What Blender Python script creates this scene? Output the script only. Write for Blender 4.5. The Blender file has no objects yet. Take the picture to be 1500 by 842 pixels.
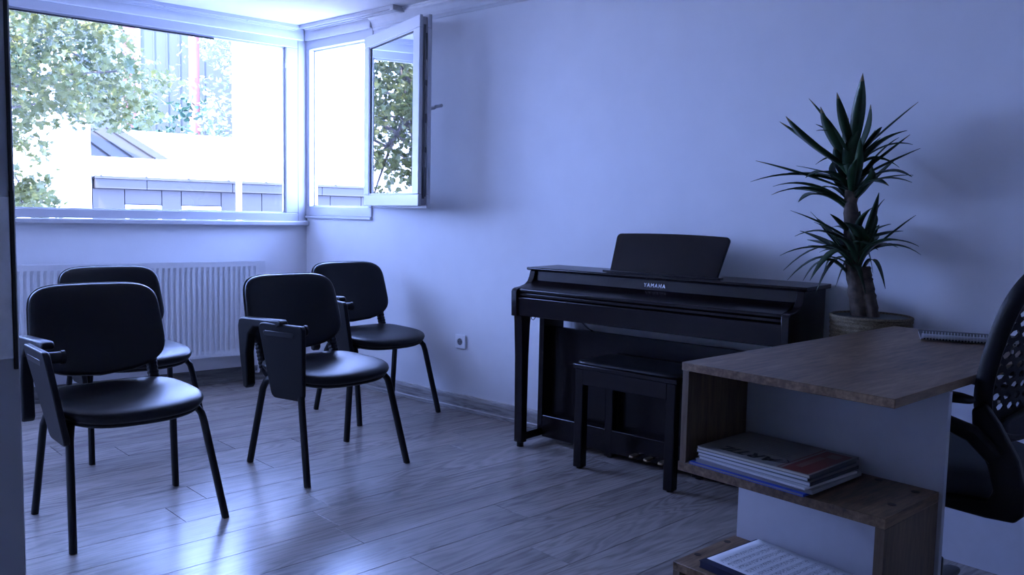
import bpy, math, random
from mathutils import Vector, Matrix
S = bpy.context.scene
R = math.radians
PI = math.pi

# ------------------------------------------------------------------ camera
cam = bpy.data.cameras.new('camera')
cam.sensor_width = 36.0
cam.lens = 1230.0 / 1500.0 * 36.0
cam.clip_start = 0.02
cam.clip_end = 200
cam_o = bpy.data.objects.new('camera', cam)
S.collection.objects.link(cam_o)
YAW, PITCH, ROLL = 0.85486, 0.08701, 0.0208
fw = Vector((math.sin(YAW) * math.cos(PITCH), math.cos(YAW) * math.cos(PITCH), -math.sin(PITCH)))
rt = Vector((math.cos(YAW), -math.sin(YAW), 0))
up = rt.cross(fw)
rt2 = rt * math.cos(ROLL) + up * math.sin(ROLL)
up2 = -rt * math.sin(ROLL) + up * math.cos(ROLL)
M = Matrix((rt2, up2, -fw)).transposed().to_4x4()
M.translation = Vector((-3.410, -4.8385, 1.13))
cam_o.matrix_world = M
S.camera = cam_o

# ------------------------------------------------------------------ world, sun, portals
PHI = -0.17632                                    # the window wall is not square to the piano wall
WX = Vector((math.cos(PHI), math.sin(PHI), 0))
WN = Vector((-math.sin(PHI), math.cos(PHI), 0))
w = bpy.data.worlds.new('sky')
S.world = w
w.use_nodes = True
bg = w.node_tree.nodes['Background']
bg.inputs[0].default_value = (0.275, 0.415, 1.0, 1)
bg.inputs[1].default_value = 31.0
sun = bpy.data.lights.new('sun', 'SUN')
sun.energy = 34.0
sun.color = (0.95, 0.95, 1.0)
sun.angle = R(0.6)
sun_o = bpy.data.objects.new('sun', sun)
S.collection.objects.link(sun_o)
sd = (WX * -0.45 - WN * 0.22 + Vector((0, 0, 0.85))).normalized()     # towards the sun
sun_o.rotation_euler = sd.to_track_quat('Z', 'Y').to_euler()
def portal(name, loc, out, sx, sy):
    l = bpy.data.lights.new(name, 'AREA')
    l.shape = 'RECTANGLE'; l.size = sx; l.size_y = sy
    l.cycles.is_portal = True
    o = bpy.data.objects.new(name, l)
    S.collection.objects.link(o)
    o.location = loc
    o.rotation_euler = out.to_track_quat('Z', 'Y').to_euler()
portal('window_portal', WX * -1.5 + WN * 0.16 + Vector((0, 0, 1.65)), WN, 2.9, 1.15)
portal('side_window_portal', Vector((0.17, -0.33, 1.67)), Vector((1, 0, 0)), 0.66, 1.12)

S.view_settings.view_transform = 'Standard'
S.view_settings.look = 'None'
S.view_settings.exposure = 0.38
S.view_settings.gamma = 1.0
S.view_settings.use_curve_mapping = False

# ------------------------------------------------------------------ helpers
COL = S.collection
def P(u, d, z):
    """point from distance u along the window wall, d outward from it, height z"""
    v = WX * u + WN * d
    return Vector((v.x, v.y, z))

class MB:
    def __init__(s): s.v = []; s.f = []; s.m = []; s.mat = 0
    def add(s, vs, fs):
        o = len(s.v); s.v += [tuple(v) for v in vs]
        s.f += [tuple(i + o for i in f) for f in fs]; s.m += [s.mat] * len(fs)
        return s
    def box(s, a, b, T=None):
        x0, y0, z0 = a; x1, y1, z1 = b
        vs = [Vector(p) for p in ((x0,y0,z0),(x1,y0,z0),(x1,y1,z0),(x0,y1,z0),(x0,y0,z1),(x1,y0,z1),(x1,y1,z1),(x0,y1,z1))]
        if T: vs = [T(v) for v in vs]
        return s.add(vs, [(0,3,2,1),(4,5,6,7),(0,1,5,4),(1,2,6,5),(2,3,7,6),(3,0,4,7)])
    def prism(s, poly, h0, h1, T):
        """poly: 2D points; T(a,b,h) -> 3D"""
        n = len(poly)
        vs = [T(a, b, h0) for a, b in poly] + [T(a, b, h1) for a, b in poly]
        fs = [tuple(range(n))[::-1], tuple(range(n, 2*n))] + [(i, (i+1) % n, n+(i+1) % n, n+i) for i in range(n)]
        return s.add(vs, fs)
    def tube(s, pts, rx, ry=None, n=12, up=(0,0,1), cap=True, radii=None, power=2.0):
        ry = ry or rx
        pts = [Vector(p) for p in pts]; rings = []
        U = Vector(up)
        for i, p in enumerate(pts):
            t = (pts[min(i+1, len(pts)-1)] - pts[max(i-1, 0)]).normalized()
            a = U.cross(t)
            if a.length < 1e-4: a = Vector((1,0,0)).cross(t)
            a.normalize(); b = t.cross(a)
            k = radii[i] if radii else 1.0
            ring = []
            for j in range(n):
                th = 2*PI*j/n; c, q = math.cos(th), math.sin(th)
                c = math.copysign(abs(c)**(2/power), c); q = math.copysign(abs(q)**(2/power), q)
                ring.append(p + a*c*rx*k + b*q*ry*k)
            rings.append(ring)
        vs = [v for r in rings for v in r]; fs = []
        for i in range(len(pts)-1):
            for j in range(n):
                j2 = (j+1) % n
                fs.append((i*n+j, i*n+j2, (i+1)*n+j2, (i+1)*n+j))
        if cap:
            fs.append(tuple(range(n))[::-1]); fs.append(tuple(range((len(pts)-1)*n, len(pts)*n)))
        return s.add(vs, fs)
    def lathe(s, prof, n=32, c=(0,0,0), T=None):
        vs = []; fs = []
        for r, z in prof:
            for j in range(n):
                th = 2*PI*j/n
                v = Vector((c[0]+r*math.cos(th), c[1]+r*math.sin(th), c[2]+z))
                vs.append(T(v) if T else v)
        for i in range(len(prof)-1):
            for j in range(n):
                j2 = (j+1) % n
                fs.append((i*n+j, i*n+j2, (i+1)*n+j2, (i+1)*n+j))
        fs.append(tuple(range(n))[::-1]); fs.append(tuple(range((len(prof)-1)*n, len(prof)*n)))
        return s.add(vs, fs)
    def build(s, name, mat, parent=None, smooth=False, bevel=0, seg=2, subsurf=0, auto=None):
        me = bpy.data.meshes.new(name)
        me.from_pydata(s.v, [], s.f)
        mats = mat if isinstance(mat, (list, tuple)) else [mat]
        for m in mats: me.materials.append(m)
        if len(mats) > 1: me.polygons.foreach_set('material_index', s.m)
        me.validate(); me.update()
        import bmesh
        bm = bmesh.new(); bm.from_mesh(me)
        if len(bm.faces) < 60000: bmesh.ops.recalc_face_normals(bm, faces=bm.faces)
        bm.to_mesh(me); bm.free()
        o = bpy.data.objects.new(name, me); COL.objects.link(o)
        if parent is not None: o.parent = parent
        if bevel:
            m = o.modifiers.new('bevel', 'BEVEL'); m.width = bevel; m.segments = seg
            m.limit_method = 'ANGLE'; m.angle_limit = R(40)
        if subsurf:
            m = o.modifiers.new('sub', 'SUBSURF'); m.levels = subsurf; m.render_levels = subsurf
        if smooth or bevel:
            for p in me.polygons: p.use_smooth = True
            if auto is not False:
                me.set_sharp_from_angle(angle=R(auto or 38))
        return o

def obj_box(name, a, b, mat, parent=None, bevel=0.002, T=None):
    return MB().box(a, b, T).build(name, mat, parent, bevel=bevel)
def tag(o, label=None, cat=None, group=None, kind=None):
    if label: o['label'] = label
    if cat: o['category'] = cat
    if group: o['group'] = group
    if kind: o['kind'] = kind
    return o
def empty(name, loc=(0,0,0), rz=0, label=None, cat=None, group=None, kind=None):
    o = bpy.data.objects.new(name, None); COL.objects.link(o)
    o.empty_display_size = 0.1
    o.location = loc; o.rotation_euler = (0, 0, rz)
    return tag(o, label, cat, group, kind)
def copy_tree(o, parent=None):
    c = o.copy(); COL.objects.link(c)
    if parent is not None: c.parent = parent
    for ch in list(o.children): copy_tree(ch, c)
    return c

# ---- materials
def mat(name, col, rough=0.6, metal=0.0, spec=0.5, noise=0.0, nscale=20, bump=0.0, bscale=80, stretch=None, coat=0):
    m = bpy.data.materials.new(name); m.use_nodes = True
    nt = m.node_tree; b = nt.nodes['Principled BSDF']
    b.inputs['Roughness'].default_value = rough
    b.inputs['Metallic'].default_value = metal
    b.inputs['Specular IOR Level'].default_value = spec
    b.inputs['Coat Weight'].default_value = coat
    c = (*col, 1)
    b.inputs['Base Color'].default_value = c
    tc = nt.nodes.new('ShaderNodeTexCoord')
    mp = nt.nodes.new('ShaderNodeMapping')
    nt.links.new(tc.outputs['Object'], mp.inputs[0])
    if stretch: mp.inputs['Scale'].default_value = stretch
    if noise or not bump:
        n = nt.nodes.new('ShaderNodeTexNoise'); n.inputs['Scale'].default_value = nscale; n.inputs['Detail'].default_value = 5
        nt.links.new(mp.outputs[0], n.inputs['Vector'])
        r = nt.nodes.new('ShaderNodeValToRGB')
        k = noise or 0.03
        r.color_ramp.elements[0].position = 0.3; r.color_ramp.elements[1].position = 0.7
        r.color_ramp.elements[0].color = (*[max(0, x*(1-k)) for x in col], 1)
        r.color_ramp.elements[1].color = (*[min(1, x*(1+k)) for x in col], 1)
        nt.links.new(n.outputs[0], r.inputs[0]); nt.links.new(r.outputs[0], b.inputs['Base Color'])
    if bump:
        n2 = nt.nodes.new('ShaderNodeTexNoise'); n2.inputs['Scale'].default_value = bscale; n2.inputs['Detail'].default_value = 3
        nt.links.new(mp.outputs[0], n2.inputs['Vector'])
        bp = nt.nodes.new('ShaderNodeBump'); bp.inputs['Strength'].default_value = bump; bp.inputs['Distance'].default_value = 0.002
        nt.links.new(n2.outputs[0], bp.inputs['Height']); nt.links.new(bp.outputs[0], b.inputs['Normal'])
    return m

def wood(name, c1, c2, c3, rough=0.45, axis=0, scale=1.0, rnd=True, cath=True, bump=0.05, grain=1.0, spec=0.5, bigk=0.55, finek=1.0):
    """long grain along the object's axis, cathedral rings from a distorted wave"""
    m = bpy.data.materials.new(name); m.use_nodes = True
    nt = m.node_tree; b = nt.nodes['Principled BSDF']; N = nt.nodes.new; Lk = nt.links.new
    b.inputs['Roughness'].default_value = rough
    b.inputs['Specular IOR Level'].default_value = spec
    tc = N('ShaderNodeTexCoord'); oi = N('ShaderNodeObjectInfo')
    sc = [7.0*scale]*3; sc[axis] = 0.9*scale
    add = N('ShaderNodeVectorMath'); add.operation = 'ADD'
    mul = N('ShaderNodeVectorMath'); mul.operation = 'SCALE'
    cmb = N('ShaderNodeCombineXYZ')
    for i in range(3): Lk(oi.outputs['Random'], cmb.inputs[i])
    Lk(cmb.outputs[0], mul.inputs[0]); mul.inputs['Scale'].default_value = 37.0 if rnd else 0.0
    Lk(tc.outputs['Object'], add.inputs[0]); Lk(mul.outputs[0], add.inputs[1])
    mp = N('ShaderNodeMapping'); mp.inputs['Scale'].default_value = sc
    Lk(add.outputs[0], mp.inputs[0])
    big = N('ShaderNodeTexNoise'); big.inputs['Scale'].default_value = 0.8; big.inputs['Detail'].default_value = 3; big.inputs['Distortion'].default_value = 0.6
    Lk(mp.outputs[0], big.inputs['Vector'])
    # rings = repeating bands of the big noise -> cathedrals
    ms = N('ShaderNodeMath'); ms.operation = 'MULTIPLY'; ms.inputs[1].default_value = 17.0
    Lk(big.outputs[0], ms.inputs[0])
    sn = N('ShaderNodeMath'); sn.operation = 'SINE'
    ms2 = N('ShaderNodeMath'); ms2.operation = 'MULTIPLY'; ms2.inputs[1].default_value = 6.2832
    Lk(ms.outputs[0], ms2.inputs[0]); Lk(ms2.outputs[0], sn.inputs[0])
    fine = N('ShaderNodeTexNoise'); fine.inputs['Scale'].default_value = 9.0; fine.inputs['Detail'].default_value = 6; fine.inputs['Roughness'].default_value = 0.7
    mpf = N('ShaderNodeMapping'); s2 = [1.0]*3; s2[axis] = 1.0; mpf.inputs['Scale'].default_value = s2
    Lk(mp.outputs[0], mpf.inputs[0]); Lk(mpf.outputs[0], fine.inputs['Vector'])
    # combine: 0.5 + .5*fine + rings*.12
    mr = N('ShaderNodeMath'); mr.operation = 'MULTIPLY_ADD'; mr.inputs[1].default_value = 0.085*grain if cath else 0.03
    fk = N('ShaderNodeMath'); fk.operation = 'MULTIPLY_ADD'; fk.inputs[1].default_value = finek; fk.inputs[2].default_value = 0.5*(1-finek)
    Lk(fine.outputs[0], fk.inputs[0])
    Lk(sn.outputs[0], mr.inputs[0]); Lk(fk.outputs[0], mr.inputs[2])
    mb = N('ShaderNodeMath'); mb.operation = 'MULTIPLY_ADD'; mb.inputs[1].default_value = 0.55; 
    Lk(big.outputs[0], mb.inputs[0]); Lk(mr.outputs[0], mb.inputs[2]); mb.inputs[1].default_value = bigk
    rmp = N('ShaderNodeValToRGB')
    e = rmp.color_ramp.elements
    e[0].position = 0.55; e[0].color = (*c1, 1); e[1].position = 1.0; e[1].color = (*c3, 1)
    k = e.new(0.76); k.color = (*c2, 1)
    Lk(mb.outputs[0], rmp.inputs[0])
    # per-piece tone
    hs = N('ShaderNodeHueSaturation')
    mv = N('ShaderNodeMapRange'); mv.inputs['To Min'].default_value = 0.88 if rnd else 1; mv.inputs['To Max'].default_value = 1.1 if rnd else 1
    Lk(oi.outputs['Random'], mv.inputs[0]); Lk(mv.outputs[0], hs.inputs['Value'])
    Lk(rmp.outputs[0], hs.inputs['Color']); Lk(hs.outputs[0], b.inputs['Base Color'])
    bp = N('ShaderNodeBump'); bp.inputs['Strength'].default_value = bump*4; bp.inputs['Distance'].default_value = 0.001
    Lk(mb.outputs[0], bp.inputs['Height']); Lk(bp.outputs[0], b.inputs['Normal'])
    return m

def glass(name, refl=1.0, tint=(1,1,1)):
    m = bpy.data.materials.new(name); m.use_nodes = True
    nt = m.node_tree; nt.nodes.remove(nt.nodes['Principled BSDF'])
    N = nt.nodes.new
    t = N('ShaderNodeBsdfTransparent'); t.inputs[0].default_value = (*tint, 1)
    g = N('ShaderNodeBsdfGlossy'); g.inputs['Roughness'].default_value = 0.0
    fr = N('ShaderNodeFresnel'); fr.inputs[0].default_value = 1.5
    mu = N('ShaderNodeMath'); mu.operation = 'MULTIPLY'; mu.inputs[1].default_value = refl; mu.use_clamp = True
    mx = N('ShaderNodeMixShader')
    nt.links.new(fr.outputs[0], mu.inputs[0]); nt.links.new(mu.outputs[0], mx.inputs[0])
    nt.links.new(t.outputs[0], mx.inputs[1]); nt.links.new(g.outputs[0], mx.inputs[2])
    nt.links.new(mx.outputs[0], nt.nodes['Material Output'].inputs[0])
    return m

def leaf_mat(name, c1, c2, trans=0.4, rough=0.45, scale=3.0):
    m = bpy.data.materials.new(name); m.use_nodes = True
    nt = m.node_tree; b = nt.nodes['Principled BSDF']; N = nt.nodes.new; Lk = nt.links.new
    b.inputs['Roughness'].default_value = rough
    tc = N('ShaderNodeTexCoord'); n = N('ShaderNodeTexNoise'); n.inputs['Scale'].default_value = scale; n.inputs['Detail'].default_value = 6
    Lk(tc.outputs['Object'], n.inputs['Vector'])
    r = N('ShaderNodeValToRGB'); r.color_ramp.elements[0].position = 0.35; r.color_ramp.elements[1].position = 0.65
    r.color_ramp.elements[0].color = (*c1, 1); r.color_ramp.elements[1].color = (*c2, 1)
    Lk(n.outputs[0], r.inputs[0]); Lk(r.outputs[0], b.inputs['Base Color'])
    t = N('ShaderNodeBsdfTranslucent'); Lk(r.outputs[0], t.inputs[0])
    mx = N('ShaderNodeMixShader'); mx.inputs[0].default_value = trans
    Lk(b.outputs[0], mx.inputs[1]); Lk(t.outputs[0], mx.inputs[2])
    Lk(mx.outputs[0], nt.nodes['Material Output'].inputs[0])
    return m

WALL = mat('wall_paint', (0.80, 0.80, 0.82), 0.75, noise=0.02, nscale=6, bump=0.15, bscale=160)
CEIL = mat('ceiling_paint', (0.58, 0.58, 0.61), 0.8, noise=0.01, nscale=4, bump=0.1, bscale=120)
PVC = mat('white_window_plastic', (0.52, 0.52, 0.55), 0.3, noise=0.01, nscale=5)
PVCG = mat('grey_window_rebate', (0.42, 0.42, 0.46), 0.45, noise=0.03, nscale=9)
GASK = mat('black_rubber_gasket', (0.02, 0.02, 0.02), 0.6)
STEEL = mat('brushed_steel', (0.5, 0.5, 0.5), 0.35, metal=1.0, noise=0.1, nscale=60)
PLASTER = mat('cornice_plaster', (0.66, 0.66, 0.68), 0.75)
RAD = mat('radiator_enamel', (0.74, 0.74, 0.76), 0.35)
FLOORM = wood('grey_oak_laminate', (0.17, 0.14, 0.125), (0.28, 0.245, 0.22), (0.36, 0.32, 0.29), rough=0.27, bump=0.03, grain=1.2, finek=0.5)
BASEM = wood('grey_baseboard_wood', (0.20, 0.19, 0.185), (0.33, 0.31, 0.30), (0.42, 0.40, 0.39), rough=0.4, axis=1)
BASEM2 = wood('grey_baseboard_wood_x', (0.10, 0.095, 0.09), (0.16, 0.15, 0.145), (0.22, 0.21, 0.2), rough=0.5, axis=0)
OAK = wood('brown_oak_laminate', (0.055, 0.028, 0.014), (0.15, 0.087, 0.045), (0.28, 0.18, 0.10), rough=0.42, axis=0, cath=False, scale=1.0)
OAKZ = wood('brown_oak_laminate_upright', (0.085, 0.050, 0.028), (0.14, 0.09, 0.055), (0.20, 0.135, 0.085), rough=0.45, axis=2, cath=False)
MELA = mat('white_melamine', (0.48, 0.48, 0.52), 0.4)
LEATH = mat('black_leatherette', (0.006, 0.006, 0.007), 0.36, spec=0.28, bump=0.25, bscale=400)
BPLAS = mat('black_plastic', (0.005, 0.005, 0.006), 0.42, spec=0.25, bump=0.2, bscale=500)
BMET = mat('black_powdercoat', (0.004, 0.004, 0.005), 0.4, spec=0.2)
PIANO = wood('dark_rosewood', (0.004, 0.002, 0.002), (0.007, 0.004, 0.004), (0.011, 0.007, 0.006), rough=0.26, axis=1, cath=False, rnd=False, bump=0.02, spec=0.3)
BRASS = mat('brass', (0.42, 0.32, 0.20), 0.35, metal=1.0)
SILV = mat('silver_lettering', (0.75, 0.75, 0.75), 0.3, metal=0.6)
FABR = mat('dark_grey_fabric', (0.045, 0.047, 0.055), 0.9, bump=0.5, bscale=600)

# ------------------------------------------------------------------ room shell
ROOM_X0, ROOM_Y0 = -4.8, -6.2
ZC = 2.325
def wT(v): return P(v.x, v.y, v.z)        # box coordinates (u, d, z) on the window wall
fl = empty('floor', (0, 0, 0), kind='structure')
obj_box('subfloor', (ROOM_X0-0.1, ROOM_Y0-0.1, -0.12), (0.1, 1.05, -0.009), mat('dark_underlay', (0.03, 0.03, 0.03), 0.9), fl, bevel=0)
# clip planks to the room outline
def clip(poly, n, d):                      # keep n.p <= d
    out = []
    for i in range(len(poly)):
        a, b = poly[i], poly[(i+1) % len(poly)]
        da, db = n[0]*a[0]+n[1]*a[1]-d, n[0]*b[0]+n[1]*b[1]-d
        if da <= 0: out.append(a)
        if da*db < 0:
            t = da/(da-db); out.append((a[0]+(b[0]-a[0])*t, a[1]+(b[1]-a[1])*t))
    return out
PA = R(-5.3); PW, PL = 0.193, 1.38
px, py = Vector((math.cos(PA), math.sin(PA))), Vector((-math.sin(PA), math.cos(PA)))
org = Vector((-1.60, -2.842))
rng = random.Random(11)
offs = {0: 0.0, 1: 0.36, 3: -0.12, -1: 0.55}
cnt = 0
for r_ in range(-19, 22):
    off = offs.get(r_, rng.uniform(0, PL))
    for c_ in range(-4, 5):
        x0 = c_*PL + off; y0 = -r_*PW
        g = 0.0008
        q = [(x0+g, y0-PW+g), (x0+PL-g, y0-PW+g), (x0+PL-g, y0-g), (x0+g, y0-g)]
        wq = [tuple(org + px*a + py*b) for a, b in q]
        for n, d in (((1, 0), -0.003), ((-1, 0), -ROOM_X0-0.003), ((0, -1), -ROOM_Y0-0.003), ((WN.x, WN.y), -0.003)):
            wq = clip(wq, n, d)
            if len(wq) < 3: break
        if len(wq) < 3: continue
        cx, cy = sum(p[0] for p in wq)/len(wq), sum(p[1] for p in wq)/len(wq)
        area = abs(sum(wq[i][0]*wq[(i+1) % len(wq)][1]-wq[(i+1) % len(wq)][0]*wq[i][1] for i in range(len(wq)))/2)
        if area < 0.002: continue
        loc = [((Vector(p)-Vector((cx, cy))).dot(px), (Vector(p)-Vector((cx, cy))).dot(py)) for p in wq]
        cc = 0.0009
        mb = MB(); n = len(loc)
        ins = []
        for a, b in loc:
            l = math.hypot(a, b); ins.append((a-math.copysign(min(cc, abs(a)), a), b-math.copysign(min(cc, abs(b)), b)))
        vs = [(a, b, -0.008) for a, b in loc]+[(a, b, -0.0012) for a, b in loc]+[(a, b, 0) for a, b in ins]
        fs = [(i, (i+1) % n, n+(i+1) % n, n+i) for i in range(n)]+[(n+i, n+(i+1) % n, 2*n+(i+1) % n, 2*n+i) for i in range(n)]+[tuple(range(2*n, 3*n))]
        o = mb.add(vs, fs).build('plank', FLOORM, fl)
        o.location = (cx, cy, 0); o.rotation_euler = (0, 0, PA)
        cnt += 1

W2Y0, W2Y1, W2Z0, W2Z1 = -0.700, 0.03, 1.092, 2.255     # side window hole in the piano wall
TH = 0.16
wr = MB()
wr.box((0, ROOM_Y0-0.1, -0.05), (TH, W2Y0, ZC+0.2)).box((0, W2Y0, -0.05), (TH, W2Y1, W2Z0)).box((0, W2Y0, W2Z1), (TH, W2Y1, ZC+0.2))
tag(wr.build('wall_right', WALL), kind='structure')
WU0 = -3.05
ww = MB()
ww.box((-5.2, 0, -0.05), (0.0, TH, 1.035), wT).box((-5.2, 0, 2.255), (0.0, TH, ZC+0.2), wT).box((-5.2, 0, 1.035), (WU0, TH, 2.255), wT)
tag(ww.build('wall_window', WALL), kind='structure')
cp = [(ROOM_X0-0.1, ROOM_Y0-0.1), (0.15, ROOM_Y0-0.1), tuple(P(0.18, 0.15, 0))[:2], tuple(P(-5.1, 0.15, 0))[:2]]
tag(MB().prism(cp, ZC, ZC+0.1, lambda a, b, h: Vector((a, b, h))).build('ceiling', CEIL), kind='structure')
wl = MB()
JX = -3.13
wl.box((JX-0.12, -3.955, 0), (JX, 0.56, ZC)).box((JX-0.12, ROOM_Y0, 0), (JX, -5.05, ZC)).box((JX-0.12, -5.05, 2.15), (JX, -3.955, ZC))
tag(wl.build('wall_left', WALL), kind='structure')
tag(obj_box('wall_back', (ROOM_X0-0.1, ROOM_Y0-0.1, 0), (ROOM_X0, 1.1, ZC), WALL, bevel=0), kind='structure')
tag(obj_box('wall_front', (ROOM_X0, ROOM_Y0-0.1, 0), (0, ROOM_Y0, ZC), WALL, bevel=0), kind='structure')
# door frame beside the camera with strike plate and gasket
dj = empty('door_1', (JX, -3.955, 0), kind='structure')
MB().box((-0.135, -0.018, 0), (0.008, 0.0, 2.14)).box((-0.135, -1.095, 0), (0.012, -1.077, 2.14)).box((-0.135, -1.077, 2.122), (0.012, -0.018, 2.14)).build('door_frame', PVC, dj, bevel=0.002)
MB().box((-0.034, -0.0205, 0.985), (0.002, -0.018, 1.137)).build('strike_plate', STEEL, dj, bevel=0.0008)['label'] = 'steel strike plate on the door frame'
MB().box((0.0025, -0.0192, 1.14), (0.0055, -0.018, 2.12)).build('gasket', GASK, dj)['label'] = 'black rubber gasket above the strike plate'

MB().box((0.0022, -0.0212, 0.975), (0.0052, -0.018, 1.142)).build('plate_seal', GASK, dj)
# baseboards
def baseboard(name, T, L0, L1, m):
    prof = [(0,0),(0.016,0),(0.016,0.018),(0.011,0.024),(0.011,0.034),(0.013,0.040),(0.013,0.072),(0.010,0.082),(0.006,0.090),(0.0,0.094)]
    o = MB().prism(prof, L0, L1, T).build(name, m, bevel=0)
    return tag(o, kind='structure')
baseboard('baseboard_right', lambda a, b, h: Vector((-a, h, b)), ROOM_Y0, -0.006, BASEM)
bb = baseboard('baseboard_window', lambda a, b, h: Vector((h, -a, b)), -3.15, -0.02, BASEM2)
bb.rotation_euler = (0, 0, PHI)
# cornices
cpf = [(0,0),(0.006,0),(0.008,0.014),(0.014,0.018),(0.018,0.035),(0.034,0.058),(0.050,0.066),(0.054,0.078),(0.062,0.08),(0.062,0.088),(0,0.088)]
o = MB().prism(cpf, ROOM_Y0, -0.70, lambda a, b, h: Vector((-a, h, ZC-0.088+b))).build('trim_1', PLASTER); tag(o, kind='structure')
# a flat casing above both windows and the curtain rail under the ceiling
o = MB().box((-3.1, -0.03, 2.25), (-0.03, 0.0, ZC), wT).build('trim_2', PLASTER, bevel=0.004); tag(o, kind='structure')
o = MB().box((-0.03, -0.70, 2.25), (0.0, -0.02, ZC)).build('trim_3', PLASTER, bevel=0.004); tag(o, kind='structure')

rail = empty('curtain_rail', (0, 0, 0), 0, 'white double curtain rail fixed to the ceiling, turning the corner above both windows', 'curtain rail')
RZ = ZC-0.022
mb = MB()
for (d0, d1, z0) in ((-0.125, -0.117, RZ), (-0.117, -0.088, RZ+0.008), (-0.088, -0.080, RZ), (-0.080, -0.052, RZ+0.008), (-0.052, -0.045, RZ)):
    mb.box((-3.1, d0, z0), (-0.10, d1, ZC), wT)
mb.build('long_track', PVC, rail, bevel=0.001)
mb = MB()
for (x0, x1, z0) in ((-0.125, -0.117, RZ), (-0.117, -0.088, RZ+0.008), (-0.088, -0.080, RZ), (-0.080, -0.052, RZ+0.008), (-0.052, -0.045, RZ)):
    mb.box((x0, -1.0, z0), (x1, -0.10, ZC))
mb.build('short_track', PVC, rail, bevel=0.001)
MB().box((-0.13, -1.03, RZ-0.008), (-0.04, -1.0, ZC)).build('end_cap', STEEL, rail, bevel=0.003)['label'] = 'small metal end cap'
for u in (-0.45, -0.95, -1.45):
    c = P(u, -0.121, RZ)
    MB().lathe([(0.0, -0.003), (0.005, -0.003), (0.006, 0.0)], 10, c).build('screw', STEEL, rail)

# ------------------------------------------------------------------ windows
def frame_box(mb, a0, a1, z0, z1, t, d0, d1, T, tb=None, tt=None):
    tb = tb or t; tt = tt or t
    mb.box((a0, d0, z0), (a1, d1, z0+tb), T); mb.box((a0, d0, z1-tt), (a1, d1, z1), T)
    mb.box((a0, d0, z0+tb), (a0+t, d1, z1-tt), T); mb.box((a1-t, d0, z0+tb), (a1, d1, z1-tt), T)
w1 = empty('window_1', (0, 0, 0), kind='structure')
mb = MB(); frame_box(mb, WU0, -0.065, 1.056, 2.253, 0.085, -0.012, 0.034, wT, tb=0.052, tt=0.055); mb.build('window_frame', PVC, w1, bevel=0.004)
mb = MB(); frame_box(mb, WU0+0.085, -0.150, 1.108, 2.198, 0.010, 0.006, 0.03, wT, tb=0.006); mb.build('glazing_bead', PVC, w1, bevel=0.002)
MB().box((WU0+0.095, 0.0, 2.179), (-0.62, 0.008, 2.1885), wT).build('gasket', GASK, w1)['label'] = 'black rubber strip hanging along the top of the pane'
MB().box((WU0+0.09, 0.020, 1.11), (-0.154, 0.024, 2.196), wT).build('pane', glass('window_glass', 0.7), w1)
mb = MB().box((-0.152, -0.016, 2.075), (-0.146, -0.010, 2.13), wT).box((-0.158, -0.02, 2.06), (-0.150, -0.010, 2.085), wT)
mb.build('latch', STEEL, w1)['label'] = 'small metal latch on the right stile'
sl = MB().box((-3.1, -0.045, 1.022), (0.0, 0.0, 1.054), wT).build('window_sill', PVC, w1, bevel=0.008); sl['label'] = 'white window sill'
# corner post
o = MB().prism([(-0.065, -0.012), (-0.004, -0.012), (0.012, 0.012), (0.09, 0.06), (0.02, 0.10), (-0.065, 0.075)], 1.056, 2.253, lambda a, b, h: P(a, b, h)).build('trim_4', PVC, bevel=0.003)
tag(o, kind='structure')
w2 = empty('window_2', (0, 0, 0), kind='structure')
def rT(v): return Vector((v.y, v.x, v.z))    # box coordinates (y, x, z)
mb = MB(); frame_box(mb, -0.700, -0.008, 1.092, 2.253, 0.038, -0.010, 0.06, rT, tb=0.062, tt=0.06); mb.build('window_frame', PVC, w2, bevel=0.004)
mb = MB(); frame_box(mb, -0.655, -0.040, 1.150, 2.196, 0.012, 0.03, 0.055, rT, tb=0.012); mb.build('rebate', PVC, w2, bevel=0.002)
MB().box((-0.70, -0.020, 1.074), (-0.01, 0.0, 1.092), rT).build('window_sill', PVC, w2, bevel=0.004)
MB().box((-0.066, 0.0, 1.30), (-0.058, -0.006, 1.36), rT).build('keep', STEEL, w2)

# open sash, hinged at the near side of the side window and folded back towards the piano
SA = R(17)
sash = empty('window_sash', (-0.045, -0.665, 1.155), 0, None, None, kind='structure')
sash.name = 'window_3'; sash['label'] = 'white open window sash folded back towards the piano wall'
sdir = Vector((-math.sin(SA), -math.cos(SA), 0)); snrm = Vector((-math.cos(SA), math.sin(SA), 0))   # outer face looks into the room
SW, SH, ST = 0.785, 1.035, 0.066
def sT(v):
    q = sdir*v.x + snrm*v.y; return Vector((q.x, q.y, v.z))
mb = MB(); frame_box(mb, 0.0, SW, 0.008, SH, 0.078, -0.020, 0.0, sT, tb=0.066, tt=0.066)
mb.build('sash_frame', PVC, sash, bevel=0.004)
mb = MB(); frame_box(mb, 0.012, SW-0.006, 0.016, SH-0.008, 0.062, -0.050, -0.020, sT)
mb.build('sash_rebate', PVCG, sash, bevel=0.003)['label'] = 'grey rebate of the sash edge'
mb = MB(); frame_box(mb, -0.004, SW+0.008, -0.004, SH+0.006, 0.075, -0.072, -0.050, sT)
mb.build('sash_lip', PVC, sash, bevel=0.004)
mb = MB(); frame_box(mb, 0.078, SW-0.078, 0.074, SH-0.066, 0.010, -0.016, -0.004, sT)
mb.build('glazing_bead', PVC, sash, bevel=0.002)
mb = MB().box((0.088, -0.006, SH-0.079), (SW-0.088, -0.003, SH-0.075), sT).box((0.0875, -0.006, 0.084), (0.091, -0.003, SH-0.076), sT)
mb.build('gasket', GASK, sash)
MB().box((0.086, -0.014, 0.082), (SW-0.086, -0.010, SH-0.074), sT).build('pane', glass('sash_glass', 5.0), sash)
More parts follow.
